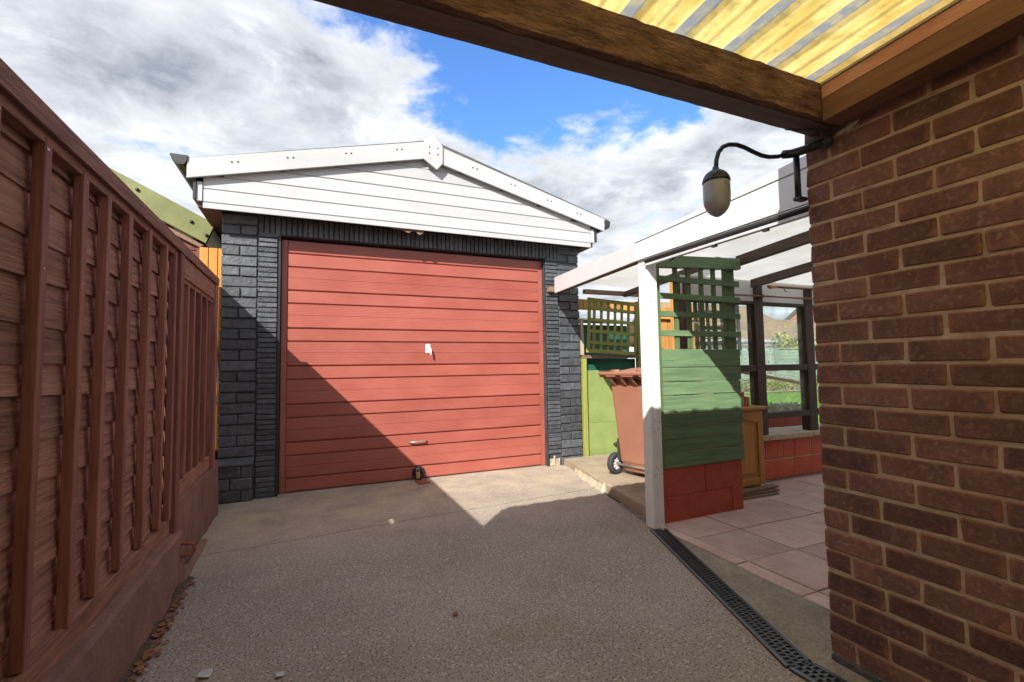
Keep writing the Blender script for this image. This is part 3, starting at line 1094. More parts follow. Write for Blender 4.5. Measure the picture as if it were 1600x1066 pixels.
# ================================================================== GARAGE
garage = thing('garage', 'detached brick garage painted black with white gable and red door', 'garage', (1.08, 4.68, 0))
GY, DY, VY = 4.68, 4.76, 4.48
box('wall', -0.712, -0.27, GY + 0.012, 4.93, -0.05, 2.62, M['black_mortar'], garage)
box('wall', 2.43, 2.868, GY + 0.012, 4.93, -0.05, 2.62, M['black_mortar'], garage)
box('wall', -0.27, 2.43, GY + 0.012, 4.93, 2.335, 2.62, M['black_mortar'], garage)
box('side_wall', -0.712, -0.60, 4.932, 10, -0.05, 2.5, M['black_mortar'], garage)
box('side_wall', 2.76, 2.868, 4.932, 10, -0.05, 2.5, M['black_mortar'], garage)
box('rear_wall', -0.598, 2.758, 9.88, 10, -0.05, 3.0, M['black_mortar'], garage)
CP = 0.0925
random.seed(21)
for side in (0, 1):
    xa, xb = (-0.722, -0.446) if side == 0 else (2.606, 2.878)
    z = 0.0
    r = 0
    while z < 2.43:
        zt = min(z + CP - 0.008, 2.53)
        splits = [(xa, xb)] if r % 2 == 0 else [(xa, (xa + xb) / 2 - 0.003 + random.uniform(-.012, .012)), None]
        if splits[-1] is None:
            splits[-1] = (splits[0][1] + 0.008, xb)
        for (p, q) in splits:
            d = random.uniform(-0.004, 0.006)
            box('brick', p, q, GY - 0.004 + d, GY + 0.06, z + 0.002, zt, M['black_brick'], garage, 0.006, 0.003, random.randrange(4))
        z += CP
        r += 1
    # narrow edging bricks stacked beside the door
    ta, tb = (-0.436, -0.284) if side == 0 else (2.440, 2.598)
    z = 0.004
    while z < 2.31:
        if side == 1 and z < 0.13:
            z += 0.0452
            continue
        d = random.uniform(-0.005, 0.006)
        box('edging_brick', ta + random.uniform(-.002, .002), tb, GY - 0.012 + d, GY + 0.05, z, z + 0.0385, M['black_brick'], garage, 0.004, 0.002, random.randrange(4))
        z += 0.0452
x = -0.436
while x < 2.60:
    d = random.uniform(-0.004, 0.004)
    box('lintel_brick', x, x + 0.0385, GY - 0.010 + d, GY + 0.05, 2.338 if -0.29 < x < 2.43 else 2.325, 2.50, M['black_brick'], garage, 0.004, 0.002, random.randrange(4))
    x += 0.0452
# black trim up the sides of the opening
box('trim_strip', -0.276, -0.258, GY - 0.006, DY + 0.03, 0.0, 2.334, M['black_plastic'], garage)
box('trim_strip', 2.437, 2.452, GY - 0.004, DY + 0.03, 0.0, 2.334, M['black_plastic'], garage)
# broken edging at the foot of the right pier
for i in range(5):
    box('broken_brick', 2.452 + 0.028 * i, 2.474 + 0.028 * i, GY - 0.004, GY + 0.03, 0.0, 0.075 + random.uniform(0, 0.04), M['pale_mortar'], garage, 0.004, 0.006, i)
# projecting plinth of the left pier
box('plinth', -0.80, -0.452, GY - 0.055, GY + 0.1, -0.05, 0.31, M['black_mortar'], garage, 0.006)
random.seed(8)
for r_ in range(3):
    xs = [-0.80, -0.62, -0.452] if r_ % 2 else [-0.80, -0.71, -0.54, -0.452]
    for p, q in zip(xs[:-1], xs[1:]):
        box('plinth_brick', p + .003, q - .004, GY - 0.068 + random.uniform(-.006, .006), GY - 0.02, 0.005 + 0.1 * r_, 0.097 + 0.1 * r_, M['black_brick'], garage, 0.007, 0.004, random.randrange(4))
prism('plinth_sill', [(GY - 0.075, 0.305), (GY - 0.075, 0.325), (GY - 0.002, 0.365), (GY + 0.01, 0.305)], 0, -0.81, -0.448, M['black_brick'], garage, 0.004)

# door: frame, leaf of wide and narrow pressed panels
door = put('garage_door', box_mesh(2.69, 0.012, 2.315), M['door_red'], garage, (1.09, DY + 0.010, 1.1625))
gz = [2.315, 2.191, 2.065, 1.844, 1.724, 1.492, 1.372, 1.142, 1.020, 0.792, 0.672, 0.448, 0.330, 0.126, 0.006]


def door_panel(x0, x1, z0, z1, wide):
    """pressed sheet: small lip, shallow face, with fine horizontal reeding on the wide ones"""
    h = z1 - z0
    prof = [(0.0035, 0.0), (0.0035, 0.006), (-0.0125, 0.013)]
    if wide:
        nr = 13
        for i in range(nr):
            f = 0.018 + (h - 0.028) * i / nr
            s = (h - 0.028) / nr
            deep = 0.0035 if i == nr // 2 else 0.0014
            prof += [(-0.0150, f + s * 0.1), (-0.0150, f + s * 0.72), (-0.0150 + deep, f + s * 0.86)]
    prof += [(-0.0155, h - 0.006), (-0.0130, h - 0.003), (0.0035, h - 0.002)]
    bm = bmesh.new()
    A = [bm.verts.new((x0, y, z)) for y, z in prof]
    B = [bm.verts.new((x1, y, z)) for y, z in prof]
    for i in range(len(prof) - 1):
        bm.faces.new((A[i], B[i], B[i + 1], A[i + 1]))
    return bm_mesh('door_panel', bm)


for i in range(len(gz) - 1):
    z1, z0 = gz[i], gz[i + 1]
    wide = (z1 - z0) > 0.17
    me = door_panel(-1.34 + 0.052, 1.34 - 0.052, 0, z1 - z0, wide)
    o = put('door_panel', me, M['door_red'], door, (1.09, DY, z0))
box('door_stile', -0.252, -0.203, DY - 0.012, DY + 0.003, 0.004, 2.318, M['door_red'], door, 0.002)
box('door_stile', 2.383, 2.432, DY - 0.012, DY + 0.003, 0.004, 2.318, M['door_red'], door, 0.002)
th = put('door_handle', box_mesh(0.052, 0.012, 0.092, 0.006), M['white_handle'], door, (1.105, DY - 0.017, 1.31))
put('handle_lever', tube_mesh([(0, 0, 0), (0.006, -0.035, -0.002), (0.010, -0.045, -0.030), (0.012, -0.048, -0.075)], 0.010, 8), M['white_handle'], door, (1.112, DY - 0.02, 1.315))
put('keyhole', box_mesh(0.008, 0.002, 0.014), M['lamp_black'], door, (1.100, DY - 0.0245, 1.30))
put('pull_handle', tube_mesh([(-0.085, 0.004, 0.0), (-0.078, -0.020, 0.002), (-0.055, -0.036, 0.003), (0.0, -0.038, 0.006), (0.055, -0.036, 0.008), (0.078, -0.020, 0.009), (0.085, 0.004, 0.009)], 0.0085, 8), M['steel'], door, (0.995, DY - 0.014, 0.372))
# bolt ring at the foot of the door with padlock
put('lock_ring', lathe_mesh([(0.028, -0.008), (0.060, -0.010), (0.064, 0.0), (0.060, 0.010), (0.028, 0.008), (0.028, -0.008)], 24, 1), M['lamp_black'], door, (1.00, DY - 0.026, 0.070))
lock = thing('ground_lock', 'brass padlock on red iron floor plate below the garage door', 'padlock', (1.00, DY - 0.05, 0))
put('padlock_body', box_mesh(0.040, 0.024, 0.062, 0.005), M['brass'], lock, (0.985, DY - 0.062, 0.048), (R(-8), 0, R(4)))
put('shackle', tube_mesh([(-0.013, 0, 0), (-0.013, 0, 0.024), (-0.007, 0, 0.035), (0.007, 0, 0.035), (0.013, 0, 0.024), (0.013, 0, 0)], 0.0045, 8), M['steel'], lock, (0.985, DY - 0.057, 0.078))
put('floor_plate', box_mesh(0.115, 0.15, 0.010, 0.003), M['rust_red'], lock, (1.01, DY - 0.165, 0.006), (0, 0, R(6)))
put('hasp', box_mesh(0.045, 0.07, 0.012, 0.002), M['lamp_black'], lock, (0.995, DY - 0.065, 0.012))

# gable boards
random.seed(2)


def barge_top_left(x):
    return 2.837 + 0.2526 * (x + 0.92)


def barge_top_right(x):
    return 3.294 - 0.2655 * (x - 1.18)


zb = [2.456, 2.511, 2.624, 2.738, 2.852, 2.966, 3.08, 3.2]
for i in range(len(zb) - 1):
    z0, z1 = zb[i], zb[i + 1]
    za = z1 + 0.045
    xl = max(-0.828, -0.92 + (za - 2.837) / 0.2526)
    xr = min(2.926, 1.18 + (3.294 - za) / 0.2655)
    if xr - xl < 0.1:
        continue
    pf = [(VY + 0.0, z0 + 0.0), (VY - 0.004, z0 + 0.004), (VY - 0.004, z1 - 0.010), (VY + 0.0045, z1 - 0.004), (VY + 0.0045, z1 + 0.004), (VY + 0.016, z1 + 0.004), (VY + 0.016, z0 + 0.006)] if i < 6 else [(VY, z0), (VY, z1), (VY + 0.016, z1), (VY + 0.016, z0)]
    prism('gable_board', pf, 0, xl, xr, M['upvc'], garage)
    # nail heads are pinned along each board
box('side_board', -0.874, -0.832, VY - 0.014, VY + 0.30, 2.512, 2.672, M['upvc'], garage, 0.002)
box('side_board', 2.930, 2.972, VY - 0.014, VY + 0.30, 2.512, 2.672, M['upvc'], garage, 0.002)
# barge boards
prism('bargeboard', [(-0.934, 2.674), (1.004, 3.153), (1.004, 3.323), (-0.934, 2.837)], 1, VY - 0.062, VY - 0.040, M['upvc'], garage, 0.002)
prism('bargeboard', [(1.177, 3.125), (3.078, 2.645), (3.088, 2.788), (1.177, 3.296)], 1, VY - 0.062, VY - 0.040, M['upvc'], garage, 0.002)
prism('finial', [(1.000, 3.135), (1.124, 3.052), (1.182, 3.122), (1.182, 3.300), (1.088, 3.392), (1.000, 3.335)], 1, VY - 0.085, VY - 0.063, M['upvc'], garage, 0.003)
# screw caps, in pairs
for bx in (-0.62, -0.20, 0.28, 0.74):
    for s in (0, 1):
        put('screw_cap', box_mesh(0.012, 0.006, 0.010), M['black_plastic'], garage, (bx + s * 0.045, VY - 0.064, barge_top_left(bx) - 0.058 + s * 0.008))
for bx in (1.50, 1.92, 2.35, 2.72):
    for s in (0, 1):
        put('screw_cap', box_mesh(0.012, 0.006, 0.010), M['black_plastic'], garage, (bx + s * 0.045, VY - 0.064, barge_top_right(bx) - 0.068 - s * 0.008))
for s in (-1, 1):
    for t in (0, 1):
        put('screw_cap', box_mesh(0.010, 0.006, 0.010), M['black_plastic'], garage, (1.09 + s * 0.042, VY - 0.087, 3.205 + t * 0.062))
# roof
prism('roof', [(-0.99, 2.80), (1.09, 3.33), (1.09, 3.365), (-0.99, 2.835)], 1, VY - 0.038, 10.1, M['felt'], garage)
prism('roof', [(1.092, 3.33), (3.16, 2.755), (3.16, 2.79), (1.092, 3.365)], 1, VY - 0.038, 10.1, M['felt'], garage)
box('soffit', -0.832, 2.932, VY + 0.018, GY + 0.011, 2.535, 2.60, M['brown_soffit'], garage)
box('eave_soffit', -0.868, -0.713, VY + 0.018, 10, 2.47, 2.51, M['brown_soffit'], garage)
box('eave_soffit', 2.870, 2.966, VY + 0.018, 10, 2.47, 2.51, M['brown_soffit'], garage)
box('fascia', -0.895, -0.876, VY - 0.03, 10, 2.52, 2.79, M['black_plastic'], garage)
box('fascia', 2.975, 2.994, VY - 0.03, 10, 2.52, 2.76, M['black_plastic'], garage)
for xg, zg in ((-0.985, 2.855), (3.105, 2.765)):
    prof = [(xg - 0.065 if xg < 0 else xg - 0.03, zg), (xg - 0.045 if xg < 0 else xg - 0.02, zg - 0.055), (xg - 0.01, zg - 0.085), (xg + 0.035, zg - 0.08), (xg + 0.058 if xg < 0 else xg + 0.045, zg - 0.04), (xg + 0.062 if xg < 0 else xg + 0.05, zg)]
    if xg > 0:
        prof = [(u, v) for u, v in prof]
    prism('gutter', prof, 1, VY - 0.075, 10, M['black_plastic'], garage, 0.003)
# torn flashing under the gable and a stub of timber on the right pier
prism('torn_felt', [(0.70, 2.450), (0.80, 2.448), (0.86, 2.425), (0.92, 2.452), (0.97, 2.415), (1.01, 2.440), (1.02, 2.458), (0.70, 2.458)], 1, VY + 0.02, VY + 0.028, M['stick'], garage)
box('timber_stub', 2.455, 2.545, GY - 0.075, GY - 0.013, 1.945, 2.005, M['stick'], garage, 0.003)

# ================================================================== SHED beyond the fence
shed = thing('garden_shed', 'red brown timber shed with olive green roof edge behind the fence', 'shed', (-2.0, 5.1, 0))
for k in range(19):
    z0 = 0.0 + k * 0.125
    if z0 < 1.6:
        continue
for k in range(20):
    z0 = k * 0.118
    prism('wall_board', [(5.13, z0), (5.118, z0 + 0.003), (5.128, z0 + 0.112), (5.145, z0 + 0.117), (5.16, z0 + 0.117), (5.16, z0)], 0, -3.2, -0.985, M['shed_red'], shed)
for k in range(20, 26):
    z0 = k * 0.118
    xr = -0.832 - (z0 + 0.118 - 2.33) / 0.517
    prism('wall_board', [(5.13, z0), (5.118, z0 + 0.003), (5.128, z0 + 0.112), (5.145, z0 + 0.117), (5.16, z0 + 0.117), (5.16, z0)], 0, -4.3 - xr + 0.0, xr - 0.06, M['shed_red'], shed)
box('corner_post', -0.985, -0.935, 5.10, 5.16, 0, 2.28, M['shed_red'], shed, 0.003)
prism('verge_trim', [(-0.832, 2.492), (-2.15, 3.173), (-2.15, 2.95), (-0.905, 2.300)], 1, 5.055, 5.10, M['felt_green'], shed, 0.004)
prism('verge_trim', [(-3.468, 2.492), (-2.152, 3.173), (-2.152, 2.95), (-3.395, 2.300)], 1, 5.055, 5.10, M['felt_green'], shed, 0.004)
prism('under_verge', [(-0.925, 2.285), (-2.15, 2.925), (-2.15, 2.895), (-0.955, 2.262)], 1, 5.07, 5.116, M['stick'], shed)
prism('roof', [(-0.85, 2.47), (-2.15, 3.14), (-3.45, 2.47), (-3.45, 2.44), (-2.15, 3.11), (-0.85, 2.44)], 1, 5.102, 7.6, M['felt_green'], shed)
box('side_wall', -1.02, -0.99, 5.162, 7.5, 0, 2.4, M['shed_red'], shed)
box('side_wall', -3.2, -3.17, 5.162, 7.5, 0, 2.4, M['shed_red'], shed)
for (x_, z_) in ((-1.43, 2.735), (-1.02, 2.49), (-0.90, 2.375)):
    put('roof_bolt', lathe_mesh([(0.0005, -0.012), (0.014, -0.010), (0.016, 0.004), (0.0005, 0.006)], 10, 1), M['lamp_black'], shed, (x_, 5.05, z_))

gate = thing('side_gate', 'ochre painted timber gate glimpsed between fence end and black pier', 'gate', (-0.83, 4.98, 0))
for k in range(3):
    box('gate_board', -0.935 + k * 0.073, -0.866 + k * 0.073, 4.96, 4.985, 0.40, 2.24, M['ochre'], gate, 0.004)
box('gate_ledge', -0.93, -0.722, 4.93, 4.958, 0.83, 0.90, M['coping'], gate, 0.003)
box('gate_brace', -0.80, -0.765, 4.938, 4.957, 0.92, 1.38, M['coping'], gate, 0.003, rot=(0, R(-9), 0))

# rubble at the gate's foot
rub = thing('rubble_heap', 'small dark heap of rubble at the foot of the ochre gate', 'rubble', (-0.82, 4.7, 0))
random.seed(31)
for i in range(16):
    s = random.uniform(0.03, 0.09)
    put('stone', box_mesh(s, s * random.uniform(.7, 1.2), s * 0.8, s * 0.15, s * 0.12, i), M['coping'] if i % 4 == 0 else M['plinth'], rub,
        (random.uniform(-0.93, -0.74), random.uniform(4.68, 4.90), 0.03 + random.uniform(0, 0.30)), (random.uniform(0, 3), random.uniform(0, 3), random.uniform(0, 3)))

# ================================================================== DRAIN
drain = thing('drain_channel', 'black slotted plastic drain channel crossing the concrete beside the patio', 'drain', (1.9, 1.9, 0))


def grate_mesh(length, width):
    """open grating: two edge rails, cross bars, rows of staggered slots"""
    bm = bmesh.new()
    bm_box(bm, 0, 0.011, 0, length, -0.012, 0.0)
    bm_box(bm, width - 0.011, width, 0, length, -0.012, 0.0)
    rows_ = 3
    w = (width - 0.022) / rows_
    for r_ in range(rows_):
        if r_:
            bm_box(bm, 0.011 + w * r_ - 0.0035, 0.011 + w * r_ + 0.0035, 0, length, -0.012, -0.0006)
        yy = 0.012 * (r_ % 2) * 1.0
        p = 0.0235
        while yy < length - 0.010:
            bm_box(bm, 0.0105 + w * r_ + 0.002, 0.0115 + w * (r_ + 1) - 0.002, yy, yy + 0.0105, -0.011, -0.0012)
            yy += p
    return bm_mesh('grate', bm)


def drain_run(p0, p1, width, pieces):
    a, b = Vector((*p0, 0)), Vector((*p1, 0))
    d = b - a
    L_ = d.length
    ang = math.atan2(d.y, d.x) - math.pi / 2
    for i in range(pieces):
        ln = L_ / pieces
        o_ = a + d * (i / pieces)
        g = put('grate', grate_mesh(ln - 0.003, width), M['grate'], drain, (o_.x, o_.y, 0.0105), (0, 0, ang))
        bm = bmesh.new()
        bm_box(bm, -0.008, width + 0.008, 0, ln, -0.02, -0.0035)
        put('trough', bm_mesh('trough', bm), M['void'], drain, (o_.x, o_.y, 0.0085), (0, 0, ang))
        bm = bmesh.new()
        bm_box(bm, -0.007, -0.001, 0, ln, -0.02, 0.002)
        bm_box(bm, width + 0.001, width + 0.007, 0, ln, -0.02, 0.002)
        put('edge_rail', bm_mesh('edge_rail', bm), M['galv'], drain, (o_.x, o_.y, 0.0098), (0, 0, ang))


drain_run((1.592, 1.225), (2.100, 2.575), 0.098, 3)
drain_run((1.612, 0.20), (1.594, 1.215), 0.098, 2)

# ================================================================== LEAN-TO
lean = thing('lean_to', 'white edged lean to canopy with milky plastic roof beside garage', 'canopy', (2.15, 2.6, 0))
box('corner_post', 2.125, 2.212, 2.565, 2.655, 0.004, 1.84, M['upvc_dirty'], lean, 0.003)
random.seed(4)
for z_ in (0.06, 0.36, 0.42, 0.66, 0.72, 1.0, 1.3, 1.55):
    for q in (2.15, 2.19):
        put('nail', lathe_mesh([(0.0003, -0.002), (0.0035, -0.002), (0.0035, 0.001), (0.0003, 0.001)], 6, 1), M['stick'], lean, (q + random.uniform(-.008, .008), 2.5645, z_ + random.uniform(-.01, .01)))
BX = 2.105
prism('fascia', [(1.20, 1.838), (2.655, 1.840), (2.655, 1.966), (1.20, 2.010)], 0, BX, BX + 0.02, M['white_fascia'], lean, 0.002)
prism('fascia_cap', [(1.20, 2.0125), (2.655, 1.9685), (2.655, 1.975), (1.20, 2.078)], 0, BX - 0.006, BX + 0.03, M['white_fascia'], lean, 0.002)
# grey glazing bar under the near fascia
put('glazing_bar', tube_mesh([(BX + 0.012, 1.2, 1.818), (BX + 0.012, 2.56, 1.820)], 0.0165, 8), M['black_plastic'], lean)
box('glazing_trim', BX + 0.001, BX + 0.03, 1.2, 2.56, 1.784, 1.800, M['hub'], lean, 0.002)
for y_ in (1.35, 1.62, 1.95, 2.3):
    box('clip', BX + 0.004, BX + 0.022, y_, y_ + 0.03, 1.772, 1.783, M['black_plastic'], lean)


skew_board('fascia', (2.11, 2.658, 1.842, 1.976), (2.492, 4.56, 1.925, 2.098), 0.02, M['white_fascia'], lean)
skew_board('rafter', (2.132, 2.66, 1.842, 1.965), (2.514, 4.56, 1.925, 2.085), 0.055, M['rafter'], lean)
box('rafter', BX + 0.021, BX + 0.065, 1.2, 2.56, 1.86, 1.965, M['rafter'], lean)
skew_board('rafter', (3.10, 1.20, 1.985, 2.065), (3.10, 2.67, 1.882, 1.958), 0.045, M['rafter'], lean)
skew_board('rafter', (3.85, 1.20, 1.995, 2.062), (3.85, 3.16, 1.828, 1.905), 0.045, M['rafter'], lean)
skew_board('rafter', (4.75, 1.20, 1.995, 2.062), (4.75, 3.16, 1.828, 1.905), 0.045, M['rafter'], lean)
skew_board('rafter', (2.95, 2.72, 1.90, 1.955), (3.45, 4.60, 1.93, 1.99), 0.045, M['rafter'], lean)
box('end_rail', 2.90, 3.72, 4.58, 4.63, 1.945, 1.995, M['stick'], lean)
box('tie_rod', 3.1, 5.0, 1.93, 1.945, 1.90, 1.915, M['dark_frame_x'], lean)


def roof_quad(name, pts, m, parent, th=0.006):
    v = [(x_, y_, z_) for x_, y_, z_ in pts] + [(x_, y_, z_ + th) for x_, y_, z_ in pts]
    f = [(3, 2, 1, 0), (4, 5, 6, 7)] + [(i, (i + 1) % 4, 4 + (i + 1) % 4, 4 + i) for i in range(4)]
    return put(name, mesh_from(name, v, f), m, parent)


roof_quad('roof_sheet', [(2.127, 1.2, 2.058), (3.12, 1.2, 2.058), (3.12, 2.66, 1.962), (2.127, 2.66, 1.962)], M['poly'], lean)
roof_quad('roof_sheet', [(3.122, 1.2, 2.058), (5.6, 1.2, 2.058), (5.6, 3.24, 1.908), (3.122, 3.24, 1.908)], M['poly'], lean)
roof_quad('roof_sheet', [(2.135, 2.664, 1.970), (3.118, 2.664, 1.975), (3.70, 4.64, 2.03), (2.52, 4.58, 2.100)], M['poly'], lean)
# milky strip above the windows
box('fanlight_panel', 3.0, 5.6, 3.175, 3.18, 1.70, 1.90, M['poly'], lean)

# trellis screen
screen = thing('trellis_screen', 'green plank screen with open trellis top beside white post', 'screen', (2.65, 2.62, 0.375))
box('stile', 2.226, 2.268, 2.60, 2.655, 0.378, 1.86, M['green_z'], screen, 0.003)
box('stile', 2.945, 3.045, 2.645, 2.68, 0.378, 1.85, M['green_z'], screen, 0.003)
zs = [1.218, 1.084, 0.980, 0.886, 0.765, 0.669, 0.575, 0.485, 0.376]
random.seed(6)
for i in range(8):
    box('plank', 2.262, 3.035 + random.uniform(-.006, .006), 2.612 + random.uniform(-.002, .002), 2.632, zs[i + 1] + 0.002, zs[i] - 0.0025, M['green_x'], screen, 0.003, 0.0015, i)
for i, z_ in enumerate((1.722, 1.597, 1.468, 1.330)):
    box('lath', 2.268 - 0.012 * (i % 2), 3.06, 2.612, 2.624, z_ - 0.021, z_ + 0.021, M['green_x'], screen, 0.002, 0.001, i)
for i, x_ in enumerate((2.437, 2.560, 2.685, 2.808, 2.925)):
    box('upright_lath', x_ - 0.020, x_ + 0.020, 2.626, 2.640, 1.218, 1.845, M['green_z'], screen, 0.002, 0.001, i)
prism('top_rail', [(2.27, 1.800), (3.078, 1.838), (3.078, 1.926), (2.27, 1.888)], 1, 2.605, 2.650, M['green_x'], screen, 0.003)

base = thing('block_wall', 'low red painted block wall under the green plank screen', 'wall', (2.63, 2.65, 0))
box('core', 2.250, 3.008, 2.628, 2.745, 0.0, 0.366, M['red_block'], base)
random.seed(9)
for (xa, xb, z0, z1) in ((2.245, 2.641, 0.186, 0.374), (2.643, 3.013, 0.186, 0.374), (2.245, 2.476, 0.0, 0.183), (2.479, 2.900, 0.0, 0.183), (2.902, 3.013, 0.0, 0.183)):
    box('block', xa, xb, 2.618 + random.uniform(0, .004), 2.74, z0 + .001, z1 + .002, M['red_block'], base, 0.003, 0.001, int(xa * 100))

# window wall at the back of the lean-to
glazed = thing('glazed_wall', 'dark brown framed windows on red block wall facing the garden', 'window wall', (4.3, 3.17, 0))
box('core', 3.0, 5.6, 3.183, 3.31, 0.0, 0.372, M['coping'], glazed)
random.seed(10)
for r_ in range(2):
    x_ = 3.0 - 0.2 * r_
    z0, z1 = (0.0, 0.182) if r_ == 0 else (0.188, 0.372)
    if r_ == 1:
        cuts = [3.0, 3.5, 3.965, 4.215, 4.37, 4.62, 5.05, 5.6]
    else:
        cuts = [3.0, 3.42, 3.86, 4.34, 4.80, 5.2, 5.6]
    for p, q in zip(cuts[:-1], cuts[1:]):
        box('block', p + .003, q - .003, 3.176 + random.uniform(0, .004), 3.28, z0, z1, M['red_block_worn'], glazed, 0.005, 0.003, random.randrange(5))
for p, q in ((3.0, 3.88), (3.885, 4.60), (4.605, 5.6)):
    box('coping', p, q, 3.13, 3.50, 0.375, 0.425, M['coping'], glazed, 0.006, 0.003, 2)
for xa, xb in ((3.895, 4.015), (4.615, 4.735), (3.02, 3.10), (5.4, 5.5)):
    box('mullion', xa, xb, 3.165, 3.26, 0.426, 1.86, M['dark_frame'], glazed, 0.004, 0.002, int(xa * 10))
for xa, xb in ((3.10, 3.895), (4.015, 4.615), (4.735, 5.4)):
    box('head_rail', xa, xb, 3.17, 3.25, 1.672, 1.70, M['dark_frame_x'], glazed, 0.003)
    box('transom', xa, xb, 3.168, 3.25, 1.03, 1.092, M['dark_frame_x'], glazed, 0.004)
    box('bottom_rail', xa, xb, 3.168, 3.25, 0.575, 0.632, M['dark_frame_x'], glazed, 0.004)
    box('pane', xa, xb, 3.21, 3.214, 1.092, 1.672, M['glass'], glazed)
    box('pane', xa, xb, 3.21, 3.214, 0.632, 1.03, M['glass'], glazed)
rail = thing('hanging_rail', 'thin wooden hanging rail across the top of the window frames', 'rail', (4.2, 3.12, 1.75))
put('bar', tube_mesh([(3.55, 3.12, 1.742), (4.9, 3.12, 1.752)], 0.009, 8), M['stick'], rail)
put('bracket', box_mesh(0.02, 0.05, 0.04), M['dark_frame'], rail, (3.95, 3.14, 1.745))
rail2 = thing('upper_pole', 'upper grey timber pole with small hook below the rafters', 'rail', (4.4, 3.08, 1.85))
put('bar', tube_mesh([(3.98, 3.08, 1.833), (5.0, 3.08, 1.846)], 0.012, 8), M['stick'], rail2)
put('hook', tube_mesh([(4.17, 3.06, 1.83), (4.17, 3.05, 1.80), (4.185, 3.05, 1.788), (4.20, 3.05, 1.797)], 0.004, 6), M['lamp_black'], rail2)
put('yellow_tip', box_mesh(0.10, 0.03, 0.025, 0.004), M['orange_wood'], rail2, (4.04, 3.07, 1.828), (0, R(-8), 0))
pole = thing('slanting_pole', 'red brown pole slanting across behind the lower window panes', 'pole', (4.4, 3.6, 0.9))
put('bar', tube_mesh([(3.95, 3.55, 1.05), (5.3, 3.75, 0.87)], 0.018, 8), M['rust_red'], pole)

# cupboard behind the screen
cup = thing('cupboard', 'orange pine kitchen cupboard unit standing behind the green screen', 'cupboard', (3.3, 3.0, 0))
CX0, CX1, CYf = 2.98, 3.585, 2.885
box('carcass', CX0 + .01, CX1 - .004, CYf + 0.024, 3.14, 0.07, 0.705, M['cupboard'], cup)
box('worktop', CX0, CX1 + 0.035, CYf - 0.025, 3.15, 0.706, 0.738, M['cupboard'], cup, 0.006)
box('plinth_board', CX0 + .02, CX1 - .02, CYf + 0.03, 3.1, 0.0, 0.069, M['dark_frame_x'], cup)
dr = box('door', CX0 + .01, CX1, CYf + 0.008, CYf + 0.023, 0.075, 0.700, M['cupboard'], cup, 0.002)
box('door_stile', CX1 - 0.062, CX1, CYf - 0.004, CYf + 0.007, 0.075, 0.700, M['cupboard'], dr, 0.003)
box('door_stile', CX0 + .01, CX0 + 0.072, CYf - 0.004, CYf + 0.007, 0.075, 0.700, M['cupboard'], dr, 0.003)
box('door_rail', CX0 + 0.073, CX1 - 0.063, CYf - 0.004, CYf + 0.007, 0.075, 0.135, M['cupboard'], dr, 0.003)
arch = []
xa, xb = CX0 + 0.073, CX1 - 0.063
for i in range(15):
    t = i / 14
    arch.append((xa + (xb - xa) * t, 0.600 + 0.045 * math.sin(math.pi * t) ** 1.5))
prism('arched_rail', arch + [(xb, 0.700), (xa, 0.700)], 1, CYf - 0.004, CYf + 0.007, M['cupboard'], dr)
arch2 = [(xa + 0.045 + (xb - xa - 0.09) * i / 14, 0.560 + 0.040 * math.sin(math.pi * i / 14) ** 1.5) for i in range(15)]
prism('raised_panel', arch2 + [(xb - 0.045, 0.175), (xa + 0.045, 0.175)], 1, CYf - 0.001, CYf + 0.007, M['cupboard'], dr, 0.004)
plank = thing('plank_stack', 'few thin weathered planks lying at the foot of the cupboard', 'planks', (3.35, 2.84, 0))
for i in range(3):
    box('plank', 2.99, 3.60 + 0.03 * i, 2.775 + 0.012 * i, 2.855 + 0.008 * i, 0.012 + 0.020 * i, 0.030 + 0.020 * i, M['stick'], plank, 0.003, 0.002, i, (0, 0, R(-1.5 + 2 * i)))
# little striped carton on the cupboard
carton = thing('small_crate', 'small orange and cream slatted crate on top of the cupboard', 'crate', (3.36, 2.98, 0.738))
box('crate_base', 3.22, 3.50, 2.93, 3.08, 0.739, 0.755, M['orange_wood'], carton, 0.002)
random.seed(14)
for i in range(8):
    box('slat', 3.225 + 0.0345 * i, 3.252 + 0.0345 * i, 2.925, 2.934, 0.741, 0.815 + random.uniform(-.004, .006), M['coping'] if i % 2 else M['red_block_worn'], carton, 0.002)
box('slat', 3.225, 3.43, 2.926, 2.936, 0.825, 0.865, M['red_block_worn'], carton, 0.003)
box('slat', 3.225, 3.30, 2.926, 2.936, 0.885, 0.915, M['orange_wood'], carton, 0.003)
box('crate_back', 3.225, 3.50, 3.07, 3.078, 0.756, 0.92, M['orange_wood'], carton, 0.002)
for x_ in (3.226, 3.478):
    box('crate_side', x_, x_ + 0.014, 2.938, 3.069, 0.756, 0.82, M['orange_wood'], carton, 0.002)

# ================================================================== BACK OF THE BIN YARD
yard = thing('yard_fence', 'olive green painted board fence with rail beside the right pier', 'fence', (3.3, 4.72, 0))
box('lower_panel', 2.962, 3.72, 4.715, 4.735, 0.05, 0.44, M['olive_panel'], yard, 0.002)
box('upper_panel', 2.960, 3.72, 4.722, 4.740, 0.442, 1.055, M['olive_panel'], yard, 0.002)
box('dark_gap_board', 2.962, 3.72, 4.76, 4.775, 1.055, 1.19, M['teal'], yard)
box('post', 2.903, 2.955, 4.665, 4.72, 0.03, 1.195, M['olive_z'], yard, 0.003)
box('post', 3.72, 3.78, 4.69, 4.75, 0.03, 1.9, M['olive_z'], yard, 0.003)
box('rail', 2.905, 3.72, 4.675, 4.73, 1.197, 1.232, M['stick'], yard, 0.003)
box('pale_batten', 2.888, 2.925, 4.668, 4.70, 1.233, 1.66, M['coping'], yard, 0.002)


